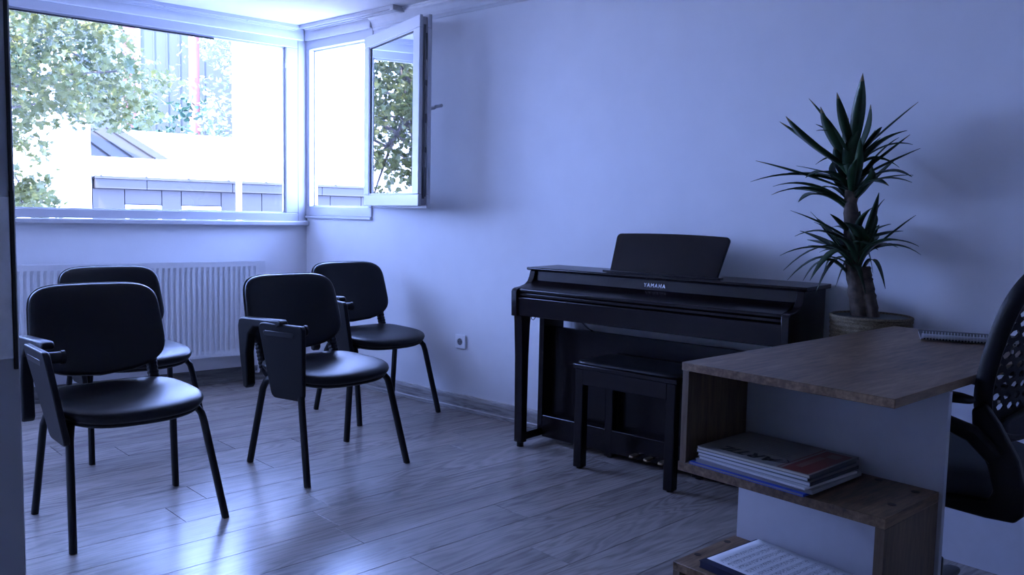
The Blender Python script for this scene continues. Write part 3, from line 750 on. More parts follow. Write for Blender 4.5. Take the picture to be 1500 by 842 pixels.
# sheet music book on the lower shelf
NAVY = mat('navy_cover', (0.008, 0.010, 0.045), 0.4)
def music_mat():
    m = bpy.data.materials.new('printed_sheet_music'); m.use_nodes = True
    nt = m.node_tree; b = nt.nodes['Principled BSDF']; N = nt.nodes.new; Lk = nt.links.new
    b.inputs['Roughness'].default_value = 0.55
    tc = N('ShaderNodeTexCoord'); sp = N('ShaderNodeSeparateXYZ'); Lk(tc.outputs['Object'], sp.inputs[0])
    def math_(op, a, bb=None):
        q = N('ShaderNodeMath'); q.operation = op
        for i, v in enumerate((a, bb)):
            if v is None: continue
            if isinstance(v, (int, float)): q.inputs[i].default_value = v
            else: Lk(v, q.inputs[i])
        return q.outputs[0]
    yy = math_('MULTIPLY', sp.outputs['Y'], -1/0.0265)          # one staff every 26.5 mm along the long side
    fr = math_('FRACT', yy)
    inst = math_('LESS_THAN', fr, 0.42)
    ln = math_('LESS_THAN', math_('FRACT', math_('MULTIPLY', fr, 11.5)), 0.22)
    line = math_('MULTIPLY', inst, ln)
    nz = N('ShaderNodeTexNoise'); nz.inputs['Scale'].default_value = 1.0; nz.inputs['Detail'].default_value = 2
    mp = N('ShaderNodeMapping'); mp.inputs['Scale'].default_value = (260, 150, 1); Lk(tc.outputs['Object'], mp.inputs[0]); Lk(mp.outputs[0], nz.inputs['Vector'])
    note = math_('MULTIPLY', math_('GREATER_THAN', nz.outputs[0], 0.56), math_('LESS_THAN', fr, 0.62))
    ink = math_('MINIMUM', math_('ADD', line, math_('MULTIPLY', note, 0.8)), 1.0)
    mx1 = math_('GREATER_THAN', sp.outputs['X'], 0.012); mx2 = math_('LESS_THAN', sp.outputs['X'], 0.205)
    mg = math_('MULTIPLY', math_('MULTIPLY', mx1, mx2), math_('LESS_THAN', sp.outputs['Y'], -0.028))
    ink = math_('MULTIPLY', math_('MULTIPLY', ink, mg), 0.85)
    mx = N('ShaderNodeMix'); mx.data_type = 'RGBA'; mx.inputs['A'].default_value = (0.72, 0.72, 0.73, 1); mx.inputs['B'].default_value = (0.05, 0.05, 0.06, 1)
    Lk(ink, mx.inputs['Factor']); Lk(mx.outputs['Result'], b.inputs['Base Color'])
    return m
mb_root, mcov = magazine('music_book', 0.022, -0.062, 0.2285, -4.0, 0.245, 0.330, 0.018, NAVY, NAVY, 'dark navy blue music binder lying on the lower shelf', 'binder', None, NAVY)
ms_ = MB()
vs = []; fs = []
n = 12
for i in range(n+1):
    for j in range(7):
        x_, y_ = 0.222*j/6, -0.318*i/n
        vs.append((x_, y_, 0.0004+0.0015*math.sin(PI*j/6)*math.sin(PI*i/n)))
for i in range(n):
    for j in range(6): a = i*7+j; fs.append((a, a+1, a+8, a+7))
ms_.add(vs, fs); so_ = ms_.build('sheet_music', music_mat(), None, smooth=True)
so_.location = tuple(D(0.046, -0.070, 0.2470)); so_.rotation_euler = (0, 0, DA+R(-4.0))
m_ = so_.modifiers.new('thick', 'SOLIDIFY'); m_.thickness = 0.0006; m_.offset = 1
tag(so_, 'white printed sheet music lying on the navy binder', 'sheet music')

# spiral notebook on the desk
nb = empty('notebook', tuple(D(0.972, -0.206, ZT+0.0002)), DA+R(-66), 'white comb bound notebook lying on the desk beside the office chair', 'notebook')
NBL, NBW = 0.300, 0.212
MB().box((0, 0.006, 0.0), (NBL, NBW, 0.0012)).build('back_cover', COVW, nb)
MB().box((0.001, 0.007, 0.0012), (NBL-0.001, NBW-0.001, 0.007)).build('pages', PAGEG, nb)
MB().box((0, 0.006, 0.007), (NBL, NBW, 0.0082)).build('front_cover', mat('dark_grey_card', (0.035, 0.035, 0.04), 0.6), nb)['label'] = 'dark grey front cover'
MB().tube([(0.002, -0.004, 0.0115), (NBL-0.002, -0.004, 0.0115)], 0.0068, 0.0095, n=16).build('comb_spine', PVC, nb, smooth=True)
mb = MB()
k = 0
x = 0.006
while x < NBL-0.006:
    pts_ = [(x, -0.004+0.0148*math.cos(th), 0.0135+0.0145*math.sin(th)) for th in [R(200-24*i) for i in range(10)]]
    mb.tube(pts_, 0.0018, 0.0007, n=6, up=(1, 0, 0.001)); x += 0.0088
cr = mb.build('comb_rings', PVC, nb, smooth=True)
mb = MB()
x = 0.0104
while x < NBL-0.006:
    mb.box((x-0.0022, -0.0145, 0.0045), (x+0.0022, -0.0125, 0.0085)); x += 0.0088
mb.build('punched_holes', BLK, nb)

# ------------------------------------------------------------------ office chair
oc = empty('office_chair', tuple(D(0.650, -0.400, 0)), DA, 'black mesh back office chair pushed under the near side of the desk', 'office chair')
# local: +y forward (towards piano), x across
def oc_back(a, b, h=0.0):
    """a across -1..1, b 0..1 up: curved reclined surface"""
    W_ = 0.206 + 0.030*b
    zz = 0.600 + 0.455*b
    y = -0.160 - 0.105*max(0, b)**1.8 - 0.045*(1-a*a) - h
    return Vector((a*W_, y, zz))
# back frame: closed outline tube
out = []
N_ = 72
for j in range(N_+1):
    th = 2*PI*j/N_
    c, s_ = math.cos(th), math.sin(th)
    a = math.copysign(abs(c)**(2/4.2), c); b = 0.5+0.5*math.copysign(abs(s_)**(2/3.4), s_)
    out.append(oc_back(a, b))
MB().tube(out, 0.011, 0.022, n=10, up=(0, 1, 0), cap=False).build('back_frame', BPLAS, oc, smooth=True)
# lattice of lens shaped holes
mb = MB(); rows, cols = 16, 10
def lat(a, b): return oc_back(a*0.96, 0.03+0.94*b)
for r_ in range(rows):
    for c_ in range(-1, cols+1):
        o_ = 0.5 if r_ % 2 else 0.0
        a0, a1 = -1+2*(c_+o_)/cols, -1+2*(c_+1+o_)/cols
        b0, b1 = r_/rows, (r_+1)/rows
        if a1 <= -1.001 or a0 >= 1.001: continue
        a0c, a1c = max(a0, -1), min(a1, 1)
        if a1c-a0c < 0.02: continue
        am, bm_ = (a0c+a1c)/2, (b0+b1)/2; ha, hb = (a1c-a0c)/2, (b1-b0)/2
        sol = b0 < 0.10 or abs(am) > 0.93
        oq = [(a0c, b0), (am, b0), (a1c, b0), (a1c, bm_), (a1c, b1), (am, b1), (a0c, b1), (a0c, bm_)]
        k_ = 0.0 if sol else 0.76
        iq = [(am+ha*k_*x_, bm_+hb*k_*y_) for x_, y_ in ((-.55, -.8), (0, -1), (.55, -.8), (1, 0), (.55, .8), (0, 1), (-.55, .8), (-1, 0))]
        if sol: mb.add([lat(*q) for q in oq], [tuple(range(8))])
        else: mb.add([lat(*q) for q in oq+iq], [(i, (i+1) % 8, 8+(i+1) % 8, 8+i) for i in range(8)])
lt = mb.build('back_mesh', BPLAS, oc); m_ = lt.modifiers.new('thick', 'SOLIDIFY'); m_.thickness = 0.005
tag(lt, 'black plastic lattice with lens shaped holes')
# lumbar shell
vs = []; fs = []
for i in range(7):
    for j in range(13):
        a = -0.72+1.44*j/12; b = -0.02+0.17*i/6*(1-0.35*(a/0.72)**2); vs.append(oc_back(a, b, 0.018))
for i in range(6):
    for j in range(12): q = i*13+j; fs.append((q, q+1, q+14, q+13))
lu = MB().add(vs, fs).build('lumbar_shell', BPLAS, oc, smooth=True); m_ = lu.modifiers.new('thick', 'SOLIDIFY'); m_.thickness = 0.014
# seat
def oseat(a, b, h): return (a, b+0.005, 0.440+h - 0.03*max(0, b/0.23)**2 + 0.010*(a/0.23)**2)
cushion(superell(0.240, 0.225, 4.0), [(0.0, 0), (0.6, 0), (0.94, 0.003), (0.985, 0.015), (1.0, 0.035), (0.99, 0.055), (0.96, 0.068), (0.88, 0.077), (0.6, 0.082), (0.2, 0.083)], oseat).build('seat', FABR, oc, smooth=True, auto=False)
cushion(superell(0.245, 0.230, 4.0), [(0.0, 0), (0.6, 0), (0.9, 0.004), (0.99, 0.014), (1.0, 0.028), (0.9, 0.028)], lambda a, b, h: oseat(a, b, h-0.018)).build('seat_pan', BPLAS, oc, smooth=True, auto=False)
for s in (-1, 1):
    # L shaped side bracket joining seat pan and back frame
    br = [(-0.02, 0.424), (-0.20, 0.420), (-0.262, 0.424), (-0.280, 0.445), (-0.282, 0.50), (-0.262, 0.575), (-0.215, 0.655), (-0.180, 0.70), (-0.152, 0.68), (-0.158, 0.62), (-0.195, 0.55), (-0.212, 0.49), (-0.20, 0.465), (-0.02, 0.456)]
    MB().prism(br, s*0.218-0.014, s*0.218+0.014, lambda a, b, h: Vector((h, a, b))).build('back_bracket', BPLAS, oc, bevel=0.008, seg=3)
    # looped armrest
    X_ = s*0.262
    lp = [(X_-s*0.03, -0.215, 0.575), (X_-s*0.015, -0.165, 0.625), (X_, -0.10, 0.648), (X_, -0.02, 0.662), (X_, 0.04, 0.675), (X_, 0.055, 0.690), (X_, 0.035, 0.700), (X_, -0.03, 0.703)]
    MB().tube(lp, 0.015, 0.021, n=12, up=(1, 0, 0), power=3, radii=[1.3, 1.25, 1.1, 0.95, 0.85, 0.8, 0.8, 0.8]).build('arm_loop', BPLAS, oc, smooth=True)
    cushion(superell(0.030, 0.120, 3.0), [(0.0, 0), (0.7, 0), (0.97, 0.003), (1.0, 0.010), (0.97, 0.018), (0.8, 0.022), (0.2, 0.023)], lambda a, b, h, X_=X_: (X_+a, b-0.050, 0.700+h-0.002)).build('arm_pad', BPLAS, oc, smooth=True, auto=False)
MB().lathe([(0.0, 0.375), (0.05, 0.375), (0.06, 0.385), (0.06, 0.420), (0.0, 0.422)], 20).box((-0.09, -0.07, 0.395), (0.09, 0.07, 0.422)).build('tilt_mechanism', BMET, oc, bevel=0.004)
MB().lathe([(0.0, 0.08), (0.030, 0.08), (0.030, 0.20), (0.022, 0.205), (0.022, 0.38), (0.0, 0.38)], 20).build('gas_lift', BMET, oc, smooth=True)
for i in range(5):
    th = R(8+72*i)
    dx, dy_ = math.cos(th), math.sin(th)
    lg = MB().tube([(0.02*dx, 0.02*dy_, 0.11), (0.10*dx, 0.10*dy_, 0.105), (0.20*dx, 0.20*dy_, 0.088), (0.285*dx, 0.285*dy_, 0.072)], 0.028, 0.015, n=12, power=3, radii=[1.1, 1.0, 0.9, 0.75]).build('star_leg', BPLAS, oc, smooth=True)
    mb = MB()
    ax = Vector((-dy_, dx, 0)); c_ = Vector((0.28*dx, 0.28*dy_, 0.027))
    for q in (-1, 1):
        mb.tube([c_+ax*q*0.008, c_+ax*q*0.012, c_+ax*q*0.024, c_+ax*q*0.028], 0.027, n=20, radii=[0.9, 1, 1, 0.85])
    mb.tube([c_-ax*0.01, c_+ax*0.01], 0.008, n=8); mb.tube([c_, c_+Vector((0, 0, 0.04))], 0.007, n=8)
    mb.build('caster', BPLAS, lg, smooth=True)
# bolts seen on the frame
for a, b in ((-0.88, 0.5), (-0.88, 0.22)):
    p = oc_back(a, b, 0.02)
    MB().tube([p, p-Vector((0, 0.004, 0))], 0.005, n=10).build('screw', STEEL, oc)

# ------------------------------------------------------------------ yucca in a woven basket
PC = Vector((-0.160, -3.800, 0))
LEAFG = leaf_mat('yucca_leaf', (0.012, 0.035, 0.014), (0.030, 0.075, 0.028), trans=0.12, rough=0.35, scale=8)
TIP = mat('dry_leaf_tip', (0.20, 0.15, 0.07), 0.7)
BARK = mat('yucca_bark', (0.10, 0.075, 0.055), 0.9, noise=0.5, nscale=35, bump=1.0, bscale=90)
yu = empty('yucca_plant', (PC.x, PC.y, 0.0), 0, 'tall green yucca with two leafy crowns on a bare trunk beside the piano', 'plant')
def yl(p): return Vector(p)-Vector((PC.x, PC.y, 0))
def stem(pts, r0, r1, name='trunk'):
    pts = [yl(p) for p in pts]; k = 26; out = []; rad = []
    for i in range(k+1):
        t = i/k*(len(pts)-1); j = min(int(t), len(pts)-2); out.append(pts[j].lerp(pts[j+1], t-j))
        rad.append((r0+(r1-r0)*i/k)*(1+0.06*math.sin(i*2.1)+(0.05 if i % 2 else -0.03)))
    MB().tube(out, 1, n=14, radii=rad).build(name, BARK, yu, smooth=True, auto=50)
stem([(-0.160, -3.775, 0.70), (-0.162, -3.752, 0.82), (-0.163, -3.728, 0.95), (-0.165, -3.712, 1.07), (-0.168, -3.705, 1.21), (-0.172, -3.708, 1.30)], 0.034, 0.022)
stem([(-0.150, -3.815, 0.70), (-0.152, -3.795, 0.80), (-0.155, -3.775, 0.90), (-0.158, -3.765, 0.96)], 0.030, 0.022, 'trunk')
UP = [(-0.279, -3.761, 1.66), (-0.367, -3.705, 1.586), (-0.368, -3.605, 1.572), (-0.392, -3.659, 1.536), (-0.491, -3.574, 1.498), (-0.434, -3.527, 1.487), (-0.381, -3.416, 1.352), (-0.416, -3.415, 1.271), (-0.367, -3.483, 1.255), (-0.484, -3.531, 1.22), (-0.352, -3.577, 1.197), (-0.135, -3.913, 1.564), (-0.174, -3.903, 1.445), (-0.164, -3.938, 1.396), (-0.153, -3.913, 1.295), (-0.043, -3.801, 1.268), (-0.123, -3.742, 1.568), (-0.18, -3.684, 1.515), (-0.114, -3.762, 1.474), (-0.411, -3.624, 1.284), (-0.265, -3.753, 1.461), (-0.251, -3.663, 1.404)]
LOW = [(-0.328, -3.54, 1.166), (-0.289, -3.544, 1.069), (-0.319, -3.502, 0.994), (-0.477, -3.586, 0.948), (-0.355, -3.551, 0.905), (-0.302, -3.59, 0.903), (-0.306, -3.641, 0.855), (-0.393, -3.652, 0.911), (-0.287, -3.674, 1.156), (-0.338, -3.744, 1.127), (-0.032, -3.813, 1.123), (-0.037, -3.86, 1.098), (-0.043, -3.93, 1.011), (-0.182, -3.853, 0.885), (-0.116, -3.724, 1.17), (-0.152, -3.796, 0.938), (-0.206, -3.63, 0.935), (-0.181, -3.67, 0.879), (-0.182, -3.783, 0.862), (-0.199, -3.795, 1.066)]
rl = random.Random(5)
def leaf(base, tip, wid, droop, dry=False):
    base, tip = yl(base), yl(tip); d = tip-base; L_ = d.length
    hor = Vector((d.x, d.y, 0)); 
    side = d.cross(Vector((0, 0, 1)))
    if side.length < 0.02: side = Vector((0.6, -0.7, 0))
    side.normalize(); side = (side + Vector((rl.uniform(-.5, .5), rl.uniform(-.5, .5), rl.uniform(-.4, .4)))*0.6).normalized()
    nrm = side.cross(d.normalized())
    n = 10; vs = []; fs = []
    mb = MB()
    bend = side*rl.uniform(-0.035, 0.035)
    for i in range(n+1):
        t = i/n
        p = base + d*t + Vector((0, 0, 1))*droop*5.2*(t**0.9)*(1-t) + bend*math.sin(PI*t)
        wd = wid*(0.45+0.55*math.sin(PI/2*min(1, t/0.5))) if t < 0.5 else wid*(1-((t-0.5)/0.5)**1.7)
        wd = max(wd, 0.0006)
        vs += [p - side*wd*0.5, p - nrm*wd*0.14, p + side*wd*0.5]
    for i in range(n):
        a = i*3
        mb.mat = 1 if (dry and i >= n-1) else 0
        mb.add([], [])
        fs.append(((a, a+1, a+4, a+3), mb.mat)); fs.append(((a+1, a+2, a+5, a+4), mb.mat))
    mb.v = [tuple(v) for v in vs]; mb.f = [f for f, m in fs]; mb.m = [m for f, m in fs]
    o = mb.build('leaf', [LEAFG, TIP], yu, smooth=True, auto=False)
    m_ = o.modifiers.new('thick', 'SOLIDIFY'); m_.thickness = 0.0012
for i, tp in enumerate(UP):
    b_ = Vector((-0.168, -3.706, 1.20)) + Vector((rl.uniform(-.015, .015), rl.uniform(-.015, .015), rl.uniform(-0.03, 0.03)+0.15*max(0, min(1, (tp[2]-1.22)/0.35))))
    dr = 0.035 if tp[2] < 1.32 else 0.006
    leaf(b_, tp, rl.uniform(0.036, 0.050), dr, dry=i % 3 == 0 or tp[2] > 1.48)
for i, tp in enumerate(LOW):
    b_ = Vector((-0.160, -3.74, 0.95)) + Vector((rl.uniform(-.02, .02), rl.uniform(-.02, .02), rl.uniform(-0.04, 0.03)+0.10*max(0, min(1, (tp[2]-0.95)/0.2))))
    dr = 0.06 if tp[2] < 0.97 else (0.035 if tp[2] < 1.08 else 0.01)
    leaf(b_, tp, rl.uniform(0.032, 0.044), dr)
for k in range(72):                         # shorter inner leaves
    th = rl.uniform(0, 2*PI); upc = k < 34
    b_ = Vector((-0.168, -3.706, 1.20)) if upc else Vector((-0.160, -3.74, 0.95))
    el = rl.uniform(0.1, 1.3); L_ = rl.uniform(0.13, 0.27)
    d = Vector((math.cos(th)*math.cos(el), math.sin(th)*math.cos(el), math.sin(el)))*L_
    tp = b_+d+Vector((0, 0, 0.02))
    tp.x = min(tp.x, -0.03)
    zo = rl.uniform(-.02, .15 if upc else .08)
    leaf(b_+Vector((0, 0, zo)), tp+Vector((0, 0, zo*0.7)), rl.uniform(0.026, 0.042), rl.uniform(0.005, 0.035))
# basket
def weave_mat():
    m = bpy.data.materials.new('woven_seagrass'); m.use_nodes = True
    nt = m.node_tree; b = nt.nodes['Principled BSDF']; N = nt.nodes.new; Lk = nt.links.new
    b.inputs['Roughness'].default_value = 0.85
    tc = N('ShaderNodeTexCoord'); n = N('ShaderNodeTexNoise'); mp = N('ShaderNodeMapping'); mp.inputs['Scale'].default_value = (30, 30, 90)
    Lk(tc.outputs['Object'], mp.inputs[0]); Lk(mp.outputs[0], n.inputs['Vector']); n.inputs['Detail'].default_value = 4
    r = N('ShaderNodeValToRGB'); r.color_ramp.elements[0].position = .35; r.color_ramp.elements[1].position = .7
    r.color_ramp.elements[0].color = (0.07, 0.05, 0.025, 1); r.color_ramp.elements[1].color = (0.26, 0.20, 0.11, 1)
    Lk(n.outputs[0], r.inputs[0]); Lk(r.outputs[0], b.inputs['Base Color'])
    return m
WV = weave_mat()
bk = empty('woven_basket', (PC.x, PC.y, 0), 0, 'tall woven seagrass basket planter beside the desk and piano', 'basket')
mb = MB(); nr = 44; ns = 72; HB = 0.775
prof = []
for i in range(nr*4+1):
    z_ = HB*i/(nr*4); ph = i % 4
    rr = 0.112 + 0.030*(i/(nr*4)) + (0.0035 if ph in (1, 2) else 0.0)
    prof.append((rr, z_))
vs = []; fs = []
for k, (rr, z_) in enumerate(prof):
    row = k//4
    for j in range(ns):
        th = 2*PI*j/ns
        q = rr + 0.0022*math.sin(th*24+PI*(row % 2))
        vs.append((q*math.cos(th), q*math.sin(th), z_))
for i in range(len(prof)-1):
    for j in range(ns): j2 = (j+1) % ns; fs.append((i*ns+j, i*ns+j2, (i+1)*ns+j2, (i+1)*ns+j))
mb.add(vs, fs); mb.lathe([(0.0, 0.0), (0.113, 0.0)], ns)
mb.build('basket_wall', WV, bk, smooth=True, auto=60)
rim = [(0.141*math.cos(2*PI*j/40), 0.141*math.sin(2*PI*j/40), HB) for j in range(41)]
MB().tube(rim, 0.007, n=8, cap=False).build('rim', WV, bk, smooth=True)
MB().lathe([(0.128, 0.60), (0.134, HB)], 48).build('liner', BPLAS, bk, smooth=True)
tag(MB().lathe([(0.0, 0.0), (0.128, 0.0), (0.127, 0.022), (0.06, 0.03), (0.0, 0.032)], 40, (0, 0, 0.69)).build('soil', mat('potting_soil', (0.03, 0.022, 0.016), 1.0, noise=0.5, nscale=60, bump=1, bscale=120), bk, smooth=True), None, None, None, 'stuff')

# ------------------------------------------------------------------ outside
GZ = -1.6
gm = mat('pale_paving', (0.24, 0.23, 0.22), 0.9, noise=0.1, nscale=2)
g = MB().box((-30, 0.3, GZ-0.1), (40, 60, GZ), wT).build('ground', gm); tag(g, kind='structure')
# eave of our own building above both windows
o = MB().box((-6, 0.17, 2.62), (0.7, 0.62, 2.72), wT).box((0.17, -2.0, 2.36), (0.68, 0.1, 2.50)).build('trim_5', mat('pale_soffit', (0.62, 0.62, 0.64), 0.7), bevel=0.004); tag(o, kind='structure')
o = MB().box((-6, 0.60, 2.60), (0.74, 0.66, 2.76), wT).box((0.66, -2.0, 2.31), (0.72, -0.1, 2.53)).build('trim_6', mat('pale_fascia', (0.55, 0.55, 0.57), 0.6), bevel=0.004); tag(o, kind='structure')

# low building with panelled wall
LB = empty('low_building', (0, 0, 0), 0, 'low grey panelled building with pale metal roof across the yard', 'building')
GP = mat('grey_wall_panel', (0.028, 0.022, 0.019), 0.6, noise=0.04, nscale=3)
GP2 = mat('grey_fascia_panel', (0.023, 0.018, 0.015), 0.6, noise=0.05, nscale=3)
WH = mat('white_render', (0.82, 0.82, 0.82), 0.8, noise=0.02, nscale=1)
GRF = mat('grey_metal_roof', (0.016, 0.014, 0.011), 0.8, spec=0.15, noise=0.08, nscale=2)
WRF = mat('roof_painted_glare', (0.75, 0.75, 0.76), 0.7, noise=0.03, nscale=1)  # pale colour holds the glare on the metal roof; eave band shares it
MB().box((0.40, 8.08, GZ), (13.0, 11.5, 1.50), wT).build('wall', GP2, LB)
us = [0.42, 0.86, 1.39, 1.68, 2.30, 2.97, 3.6, 4.2, 4.8, 5.5, 6.2, 7.0, 8.0, 9.0, 10, 11, 12, 13]
for i in range(len(us)-1):
    u0, u1 = us[i]+0.006, us[i+1]-0.006
    tp = 1.375
    win = i in (1, 3)
    zt = 1.155 if win else GZ
    MB().box((u0, 8.03, zt if not win else 1.165), (u1, 8.08, tp), wT).build('wall_panel', GP, LB)
    if win:
        MB().box((u0, 8.03, GZ), (u1, 8.08, 0.2), wT).build('wall_panel', GP, LB)
        wf = MB(); frame_box(wf, u0, u1, 0.2, 1.15, 0.05, 8.02, 8.06, wT); wo = wf.build('window', WH, LB)
        MB().box((u0+0.05, 8.04, 0.25), (u1-0.05, 8.05, 1.10), wT).build('pane', glass('far_glass', 1.5, (0.3, 0.35, 0.4)), wo)
fu = [0.44, 1.15, 2.45, 4.0, 5.6, 7.2, 9.0, 11.0, 13.0]
for i in range(len(fu)-1):
    MB().box((fu[i]+0.005, 7.93, 1.385), (fu[i+1]-0.005, 8.08, 1.52), wT).build('fascia_panel', GP2, LB, bevel=0)
MB().box((0.44, 7.90, 1.525), (13.0, 8.10, 1.565), wT).build('gutter', GP, LB, bevel=0)
x = 0.5
mb = MB()
while x < 12.5:
    mb.box((x, 7.89, 1.565), (x+0.03, 7.95, 1.58), wT); x += 0.62
mb.build('gutter_bracket', GP, LB)
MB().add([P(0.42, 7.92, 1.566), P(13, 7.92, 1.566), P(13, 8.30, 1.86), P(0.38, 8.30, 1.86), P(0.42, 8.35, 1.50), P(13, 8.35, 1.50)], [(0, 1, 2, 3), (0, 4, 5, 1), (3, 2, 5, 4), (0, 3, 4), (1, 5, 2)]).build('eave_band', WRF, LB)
def roofq(u0, u1, m, name):
    z0, z1, d0, d1 = 1.86, 2.52, 8.30, 11.2
    return MB().add([P(u0, d0, z0), P(u1, d0, z0), P(u1, d1, z1), P(u0, d1, z1), P(u0, d0, z0-0.08), P(u1, d0, z0-0.08), P(u1, d1, z0-0.08), P(u0, d1, z0-0.08)],
        [(0,1,2,3),(0,4,5,1),(1,5,6,2),(2,6,7,3),(3,7,4,0),(4,7,6,5)]).build(name, m, LB)
roofq(0.38, 1.62, GRF, 'roof')['label'] = 'grey standing seam part of the roof'
roofq(1.62, 13.0, WRF, 'roof')['label'] = 'part of the metal roof painted pale with glare'
for u in (0.40, 0.72, 1.04, 1.36):
    MB().add([P(u, 8.28, 1.86), P(u+0.02, 8.28, 1.86), P(u+0.02, 11.2, 2.52), P(u, 11.2, 2.52), P(u, 8.28, 1.89), P(u+0.02, 8.28, 1.89), P(u+0.02, 11.2, 2.55), P(u, 11.2, 2.55)],
        [(0,1,5,4),(1,2,6,5),(2,3,7,6),(3,0,4,7),(4,5,6,7),(0,3,2,1)]).build('roof_seam', GRF, LB)
pole = MB().box((2.40, 7.6, GZ), (2.47, 7.67, 1.82), wT).box((2.385, 7.585, 1.82), (2.485, 7.685, 1.84), wT).build('white_post', WH, bevel=0.004)
tag(pole, 'thin white square post standing in front of the low grey building', 'post')

bl = MB().box((-6.0, 7.98, GZ), (0.40, 14, 3.4), wT).build('white_building', WH)
tag(bl, 'plain white building behind the leaves left of the low grey building', 'building')
br_ = empty('tall_building', (0, 0, 0), 0, 'tall plain white building behind the low roof on the right', 'building')
MB().prism([(4.42, 13.2), (24, 13.2), (24, 18), (7.2, 18)], GZ, 8.5, lambda a, b, h: P(a, b, h)).build('wall', WH, br_)
MB().prism([(4.36, 13.1), (24.1, 13.1), (24.1, 18.1), (7.1, 18.1)], 8.5, 8.7, lambda a, b, h: P(a, b, h)).build('parapet', WH, br_)
bb_ = empty('blue_building', (0, 0, 0), 0, 'blue grey building with white corner strip far behind the trees', 'building')
BLU = mat('blue_cladding', (0.05, 0.055, 0.045), 0.7, noise=0.05, nscale=1); RED = mat('dusty_red_paint', (0.16, 0.05, 0.05), 0.7)
MB().box((0.5, 20.0, GZ), (10, 26, 9.0), wT).build('wall', BLU, bb_)
for u0, u1, m in ((3.72, 3.86, WH), (3.86, 4.22, RED), (4.22, 4.34, WH)):
    MB().box((u0, 19.94, GZ), (u1, 20.0, 9.0), wT).build('vertical_strip', m, bb_)
for u in (4.7, 5.06, 5.4, 5.76, 6.1):
    MB().box((u, 19.97, GZ), (u+0.03, 20.0, 9.0), wT).build('joint', BLU, bb_)
rp = MB().tube([P(4.72, 16.6, GZ), P(4.72, 16.6, 6.5)], 0.13, n=14).build('red_pole', RED, smooth=True)
tag(rp, 'dusty red pole rising among the pale trees', 'pole')

# trees
MAPLE = [(0, 0), (0.16, 0.06), (0.40, 0.02), (0.30, 0.22), (0.50, 0.42), (0.27, 0.46), (0.26, 0.66), (0.12, 0.60), (0, 1.0), (-0.12, 0.60), (-0.26, 0.66), (-0.27, 0.46), (-0.50, 0.42), (-0.30, 0.22), (-0.40, 0.02), (-0.16, 0.06)]
OVAL = [(0, 0), (0.22, 0.25), (0.26, 0.55), (0, 1.0), (-0.26, 0.55), (-0.22, 0.25)]
def foliage(name, centers, per, rad, size, shape, m, parent, rng, flat=0.5):
    v = []; f = []
    for c, rr in centers:
        for _ in range(per):
            d = Vector((rng.gauss(0, 1), rng.gauss(0, 1), rng.gauss(0, 1)*0.8))
            d = d.normalized()*rng.uniform(0.1, 1)**0.6*rad*rr
            p = c + d
            s_ = size*rng.uniform(0.6, 1.25)
            nz = Vector((rng.uniform(-1, 1), rng.uniform(-1, 1), rng.uniform(0.0, 1.4))).normalized()
            t = nz.cross(Vector((rng.uniform(-1, 1), rng.uniform(-1, 1), rng.uniform(-1, -0.1)))).normalized(); b_ = nz.cross(t)
            o_ = len(v)
            for a, q in shape: v.append(tuple(p + t*a*s_ + b_*(q-0.4)*s_ - nz*abs(a)*s_*0.35))
            n = len(shape)
            f.append(tuple(range(o_, o_+n)))
    me = bpy.data.meshes.new(name); me.from_pydata(v, [], f); me.materials.append(m)
    o = bpy.data.objects.new(name, me); COL.objects.link(o)
    if parent is not None: o.parent = parent
    o['kind'] = 'stuff'
    return o
rt_ = random.Random(21)
ML = leaf_mat('maple_leaf', (0.035, 0.052, 0.018), (0.125, 0.13, 0.042), trans=0.45, rough=0.35, scale=1.5)
TB = mat('tree_bark', (0.09, 0.075, 0.065), 0.95, noise=0.4, nscale=12)
mt = empty('maple_tree', tuple(P(-2.3, 4.2, GZ)), 0, 'leafy maple tree whose branches fill the left of the wide window', 'tree')
mt.location = (0, 0, 0)
cen = []
for i in range(400):
    th = rt_.uniform(0, 2*PI); rr = math.sqrt(rt_.random()); zz = rt_.random()
    u = -1.25 + 1.75*rr*math.cos(th); d = 3.9 + 1.35*rr*math.sin(th)
    low = 1.95 + 0.30*max(0, (u+0.2)) + (0.3 if u > 0.1 else 0)
    z_ = low + 1.75*zz
    if z_ > 2.3 + 1.9*math.sqrt(max(0, 1-rr*rr*0.85)): continue
    if u > -0.1 and d > 4.2: continue
    if u > -0.25 and z_ > 2.45: continue
    cen.append((P(u, d, z_), rt_.uniform(0.7, 1.2)))
for i in range(34):
    cen.append((P(rt_.uniform(-1.75, -0.95), rt_.uniform(3.2, 4.0), rt_.uniform(0.95, 1.75)), 0.8))
foliage('leaves', cen, 34, 0.24, 0.085, MAPLE, ML, mt, rt_)
MB().tube([P(-2.3, 4.2, GZ), P(-2.25, 4.15, 0.2), P(-2.1, 4.1, 1.4), P(-1.8, 4.0, 2.4), P(-1.5, 3.95, 3.3)], 0.14, n=12, radii=[1.2, 1, 0.85, 0.6, 0.3]).build('trunk', TB, mt, smooth=True)
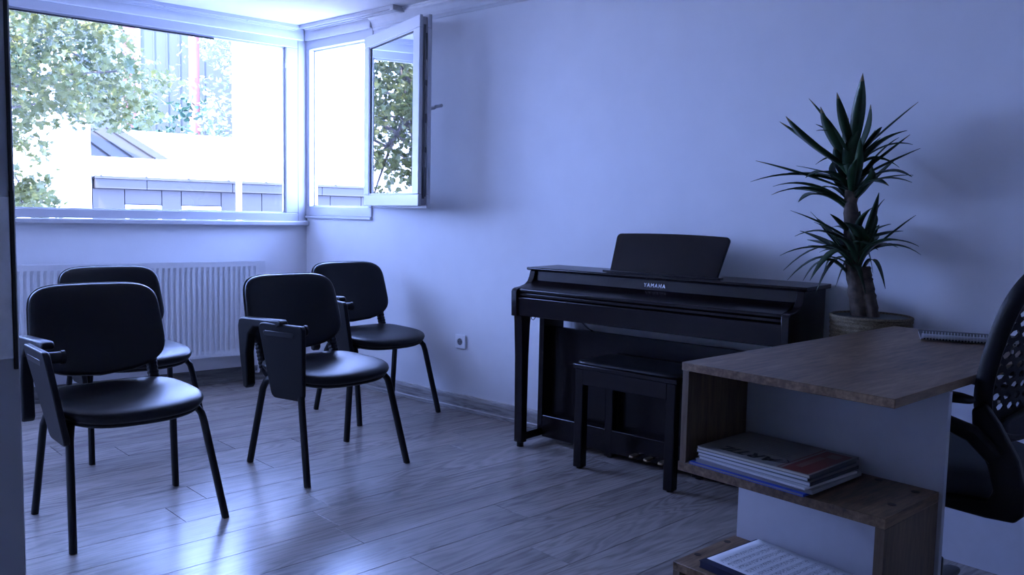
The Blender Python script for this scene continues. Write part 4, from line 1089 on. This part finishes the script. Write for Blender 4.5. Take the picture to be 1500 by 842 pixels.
for k in range(16):
    a = Vector(P(-2.1+0.04*k, 4.05, 1.5+0.11*k)); tgt = cen[rt_.randrange(len(cen))][0]
    mid = a.lerp(tgt, 0.5)+Vector((0, 0, 0.18))
    MB().tube([a, a.lerp(mid, 0.5)+Vector((0, 0, 0.05)), mid, mid.lerp(tgt, 0.5)+Vector((0, 0, 0.03)), tgt], 0.03, n=6, radii=[1, 0.8, 0.6, 0.4, 0.18]).build('branch', TB, mt, smooth=True)
# paler trees behind the roof
PLf = leaf_mat('pale_leaf', (0.16, 0.22, 0.14), (0.38, 0.42, 0.28), trans=0.4, scale=1.0)
DLf = leaf_mat('dark_shrub_leaf', (0.012, 0.04, 0.02), (0.03, 0.07, 0.035), trans=0.25, scale=1.0)
for nm, lab, u0, u1, d0, z0, z1, m, n, sz in (
        ('pale_tree', 'pale sunlit tree far behind the low roof, left of the white building', 4.85, 5.9, 16.9, 1.2, 6.2, PLf, 70, 0.16),
        ('dark_shrub', 'dark green bushy shrub behind the ridge of the low roof', 2.7, 3.95, 14.0, 0.6, 3.35, DLf, 60, 0.16)):
    t = empty(nm, (0, 0, 0), 0, lab, 'tree' if 'tree' in nm else 'shrub')
    cs = []
    for i in range(n):
        k_ = rt_.random()
        cs.append((P(rt_.uniform(u0, u1)+ (0 if nm == 'pale_tree' else -0.5*(k_-0.5)), d0+rt_.uniform(-0.6, 0.6), z0+(z1-z0)*k_), 1.0))
    foliage('leaves', cs, 34, 0.42, sz, OVAL, m, t, rt_)
    uc = (u0+u1)/2
    MB().tube([P(uc, d0, GZ), P(uc, d0, z0+0.8)], 0.12, n=8, radii=[1.2, 0.7]).build('trunk', TB, t, smooth=True)

# put each empty at the base of its thing
def rebase(o, loc):
    loc = Vector(loc)
    for ch in o.children: ch.location = Vector(ch.location) - loc
    o.location = Vector(o.location) + loc
rebase(pn, (-0.2, (PY0+PY1)/2, 0))
rebase(mt, P(-2.3, 4.2, GZ))
rebase(LB, P(6.5, 9.5, GZ))
rebase(br_, P(14, 15.5, GZ))
rebase(bb_, P(5, 23, GZ))
rebase(rail, P(-1.6, -0.08, ZC))
for o_ in list(bpy.data.objects):
    if o_.type == 'EMPTY' and o_.name == 'pale_tree': rebase(o_, P(5.4, 16.9, GZ))
    if o_.type == 'EMPTY' and o_.name == 'dark_shrub': rebase(o_, P(3.3, 14.0, GZ))
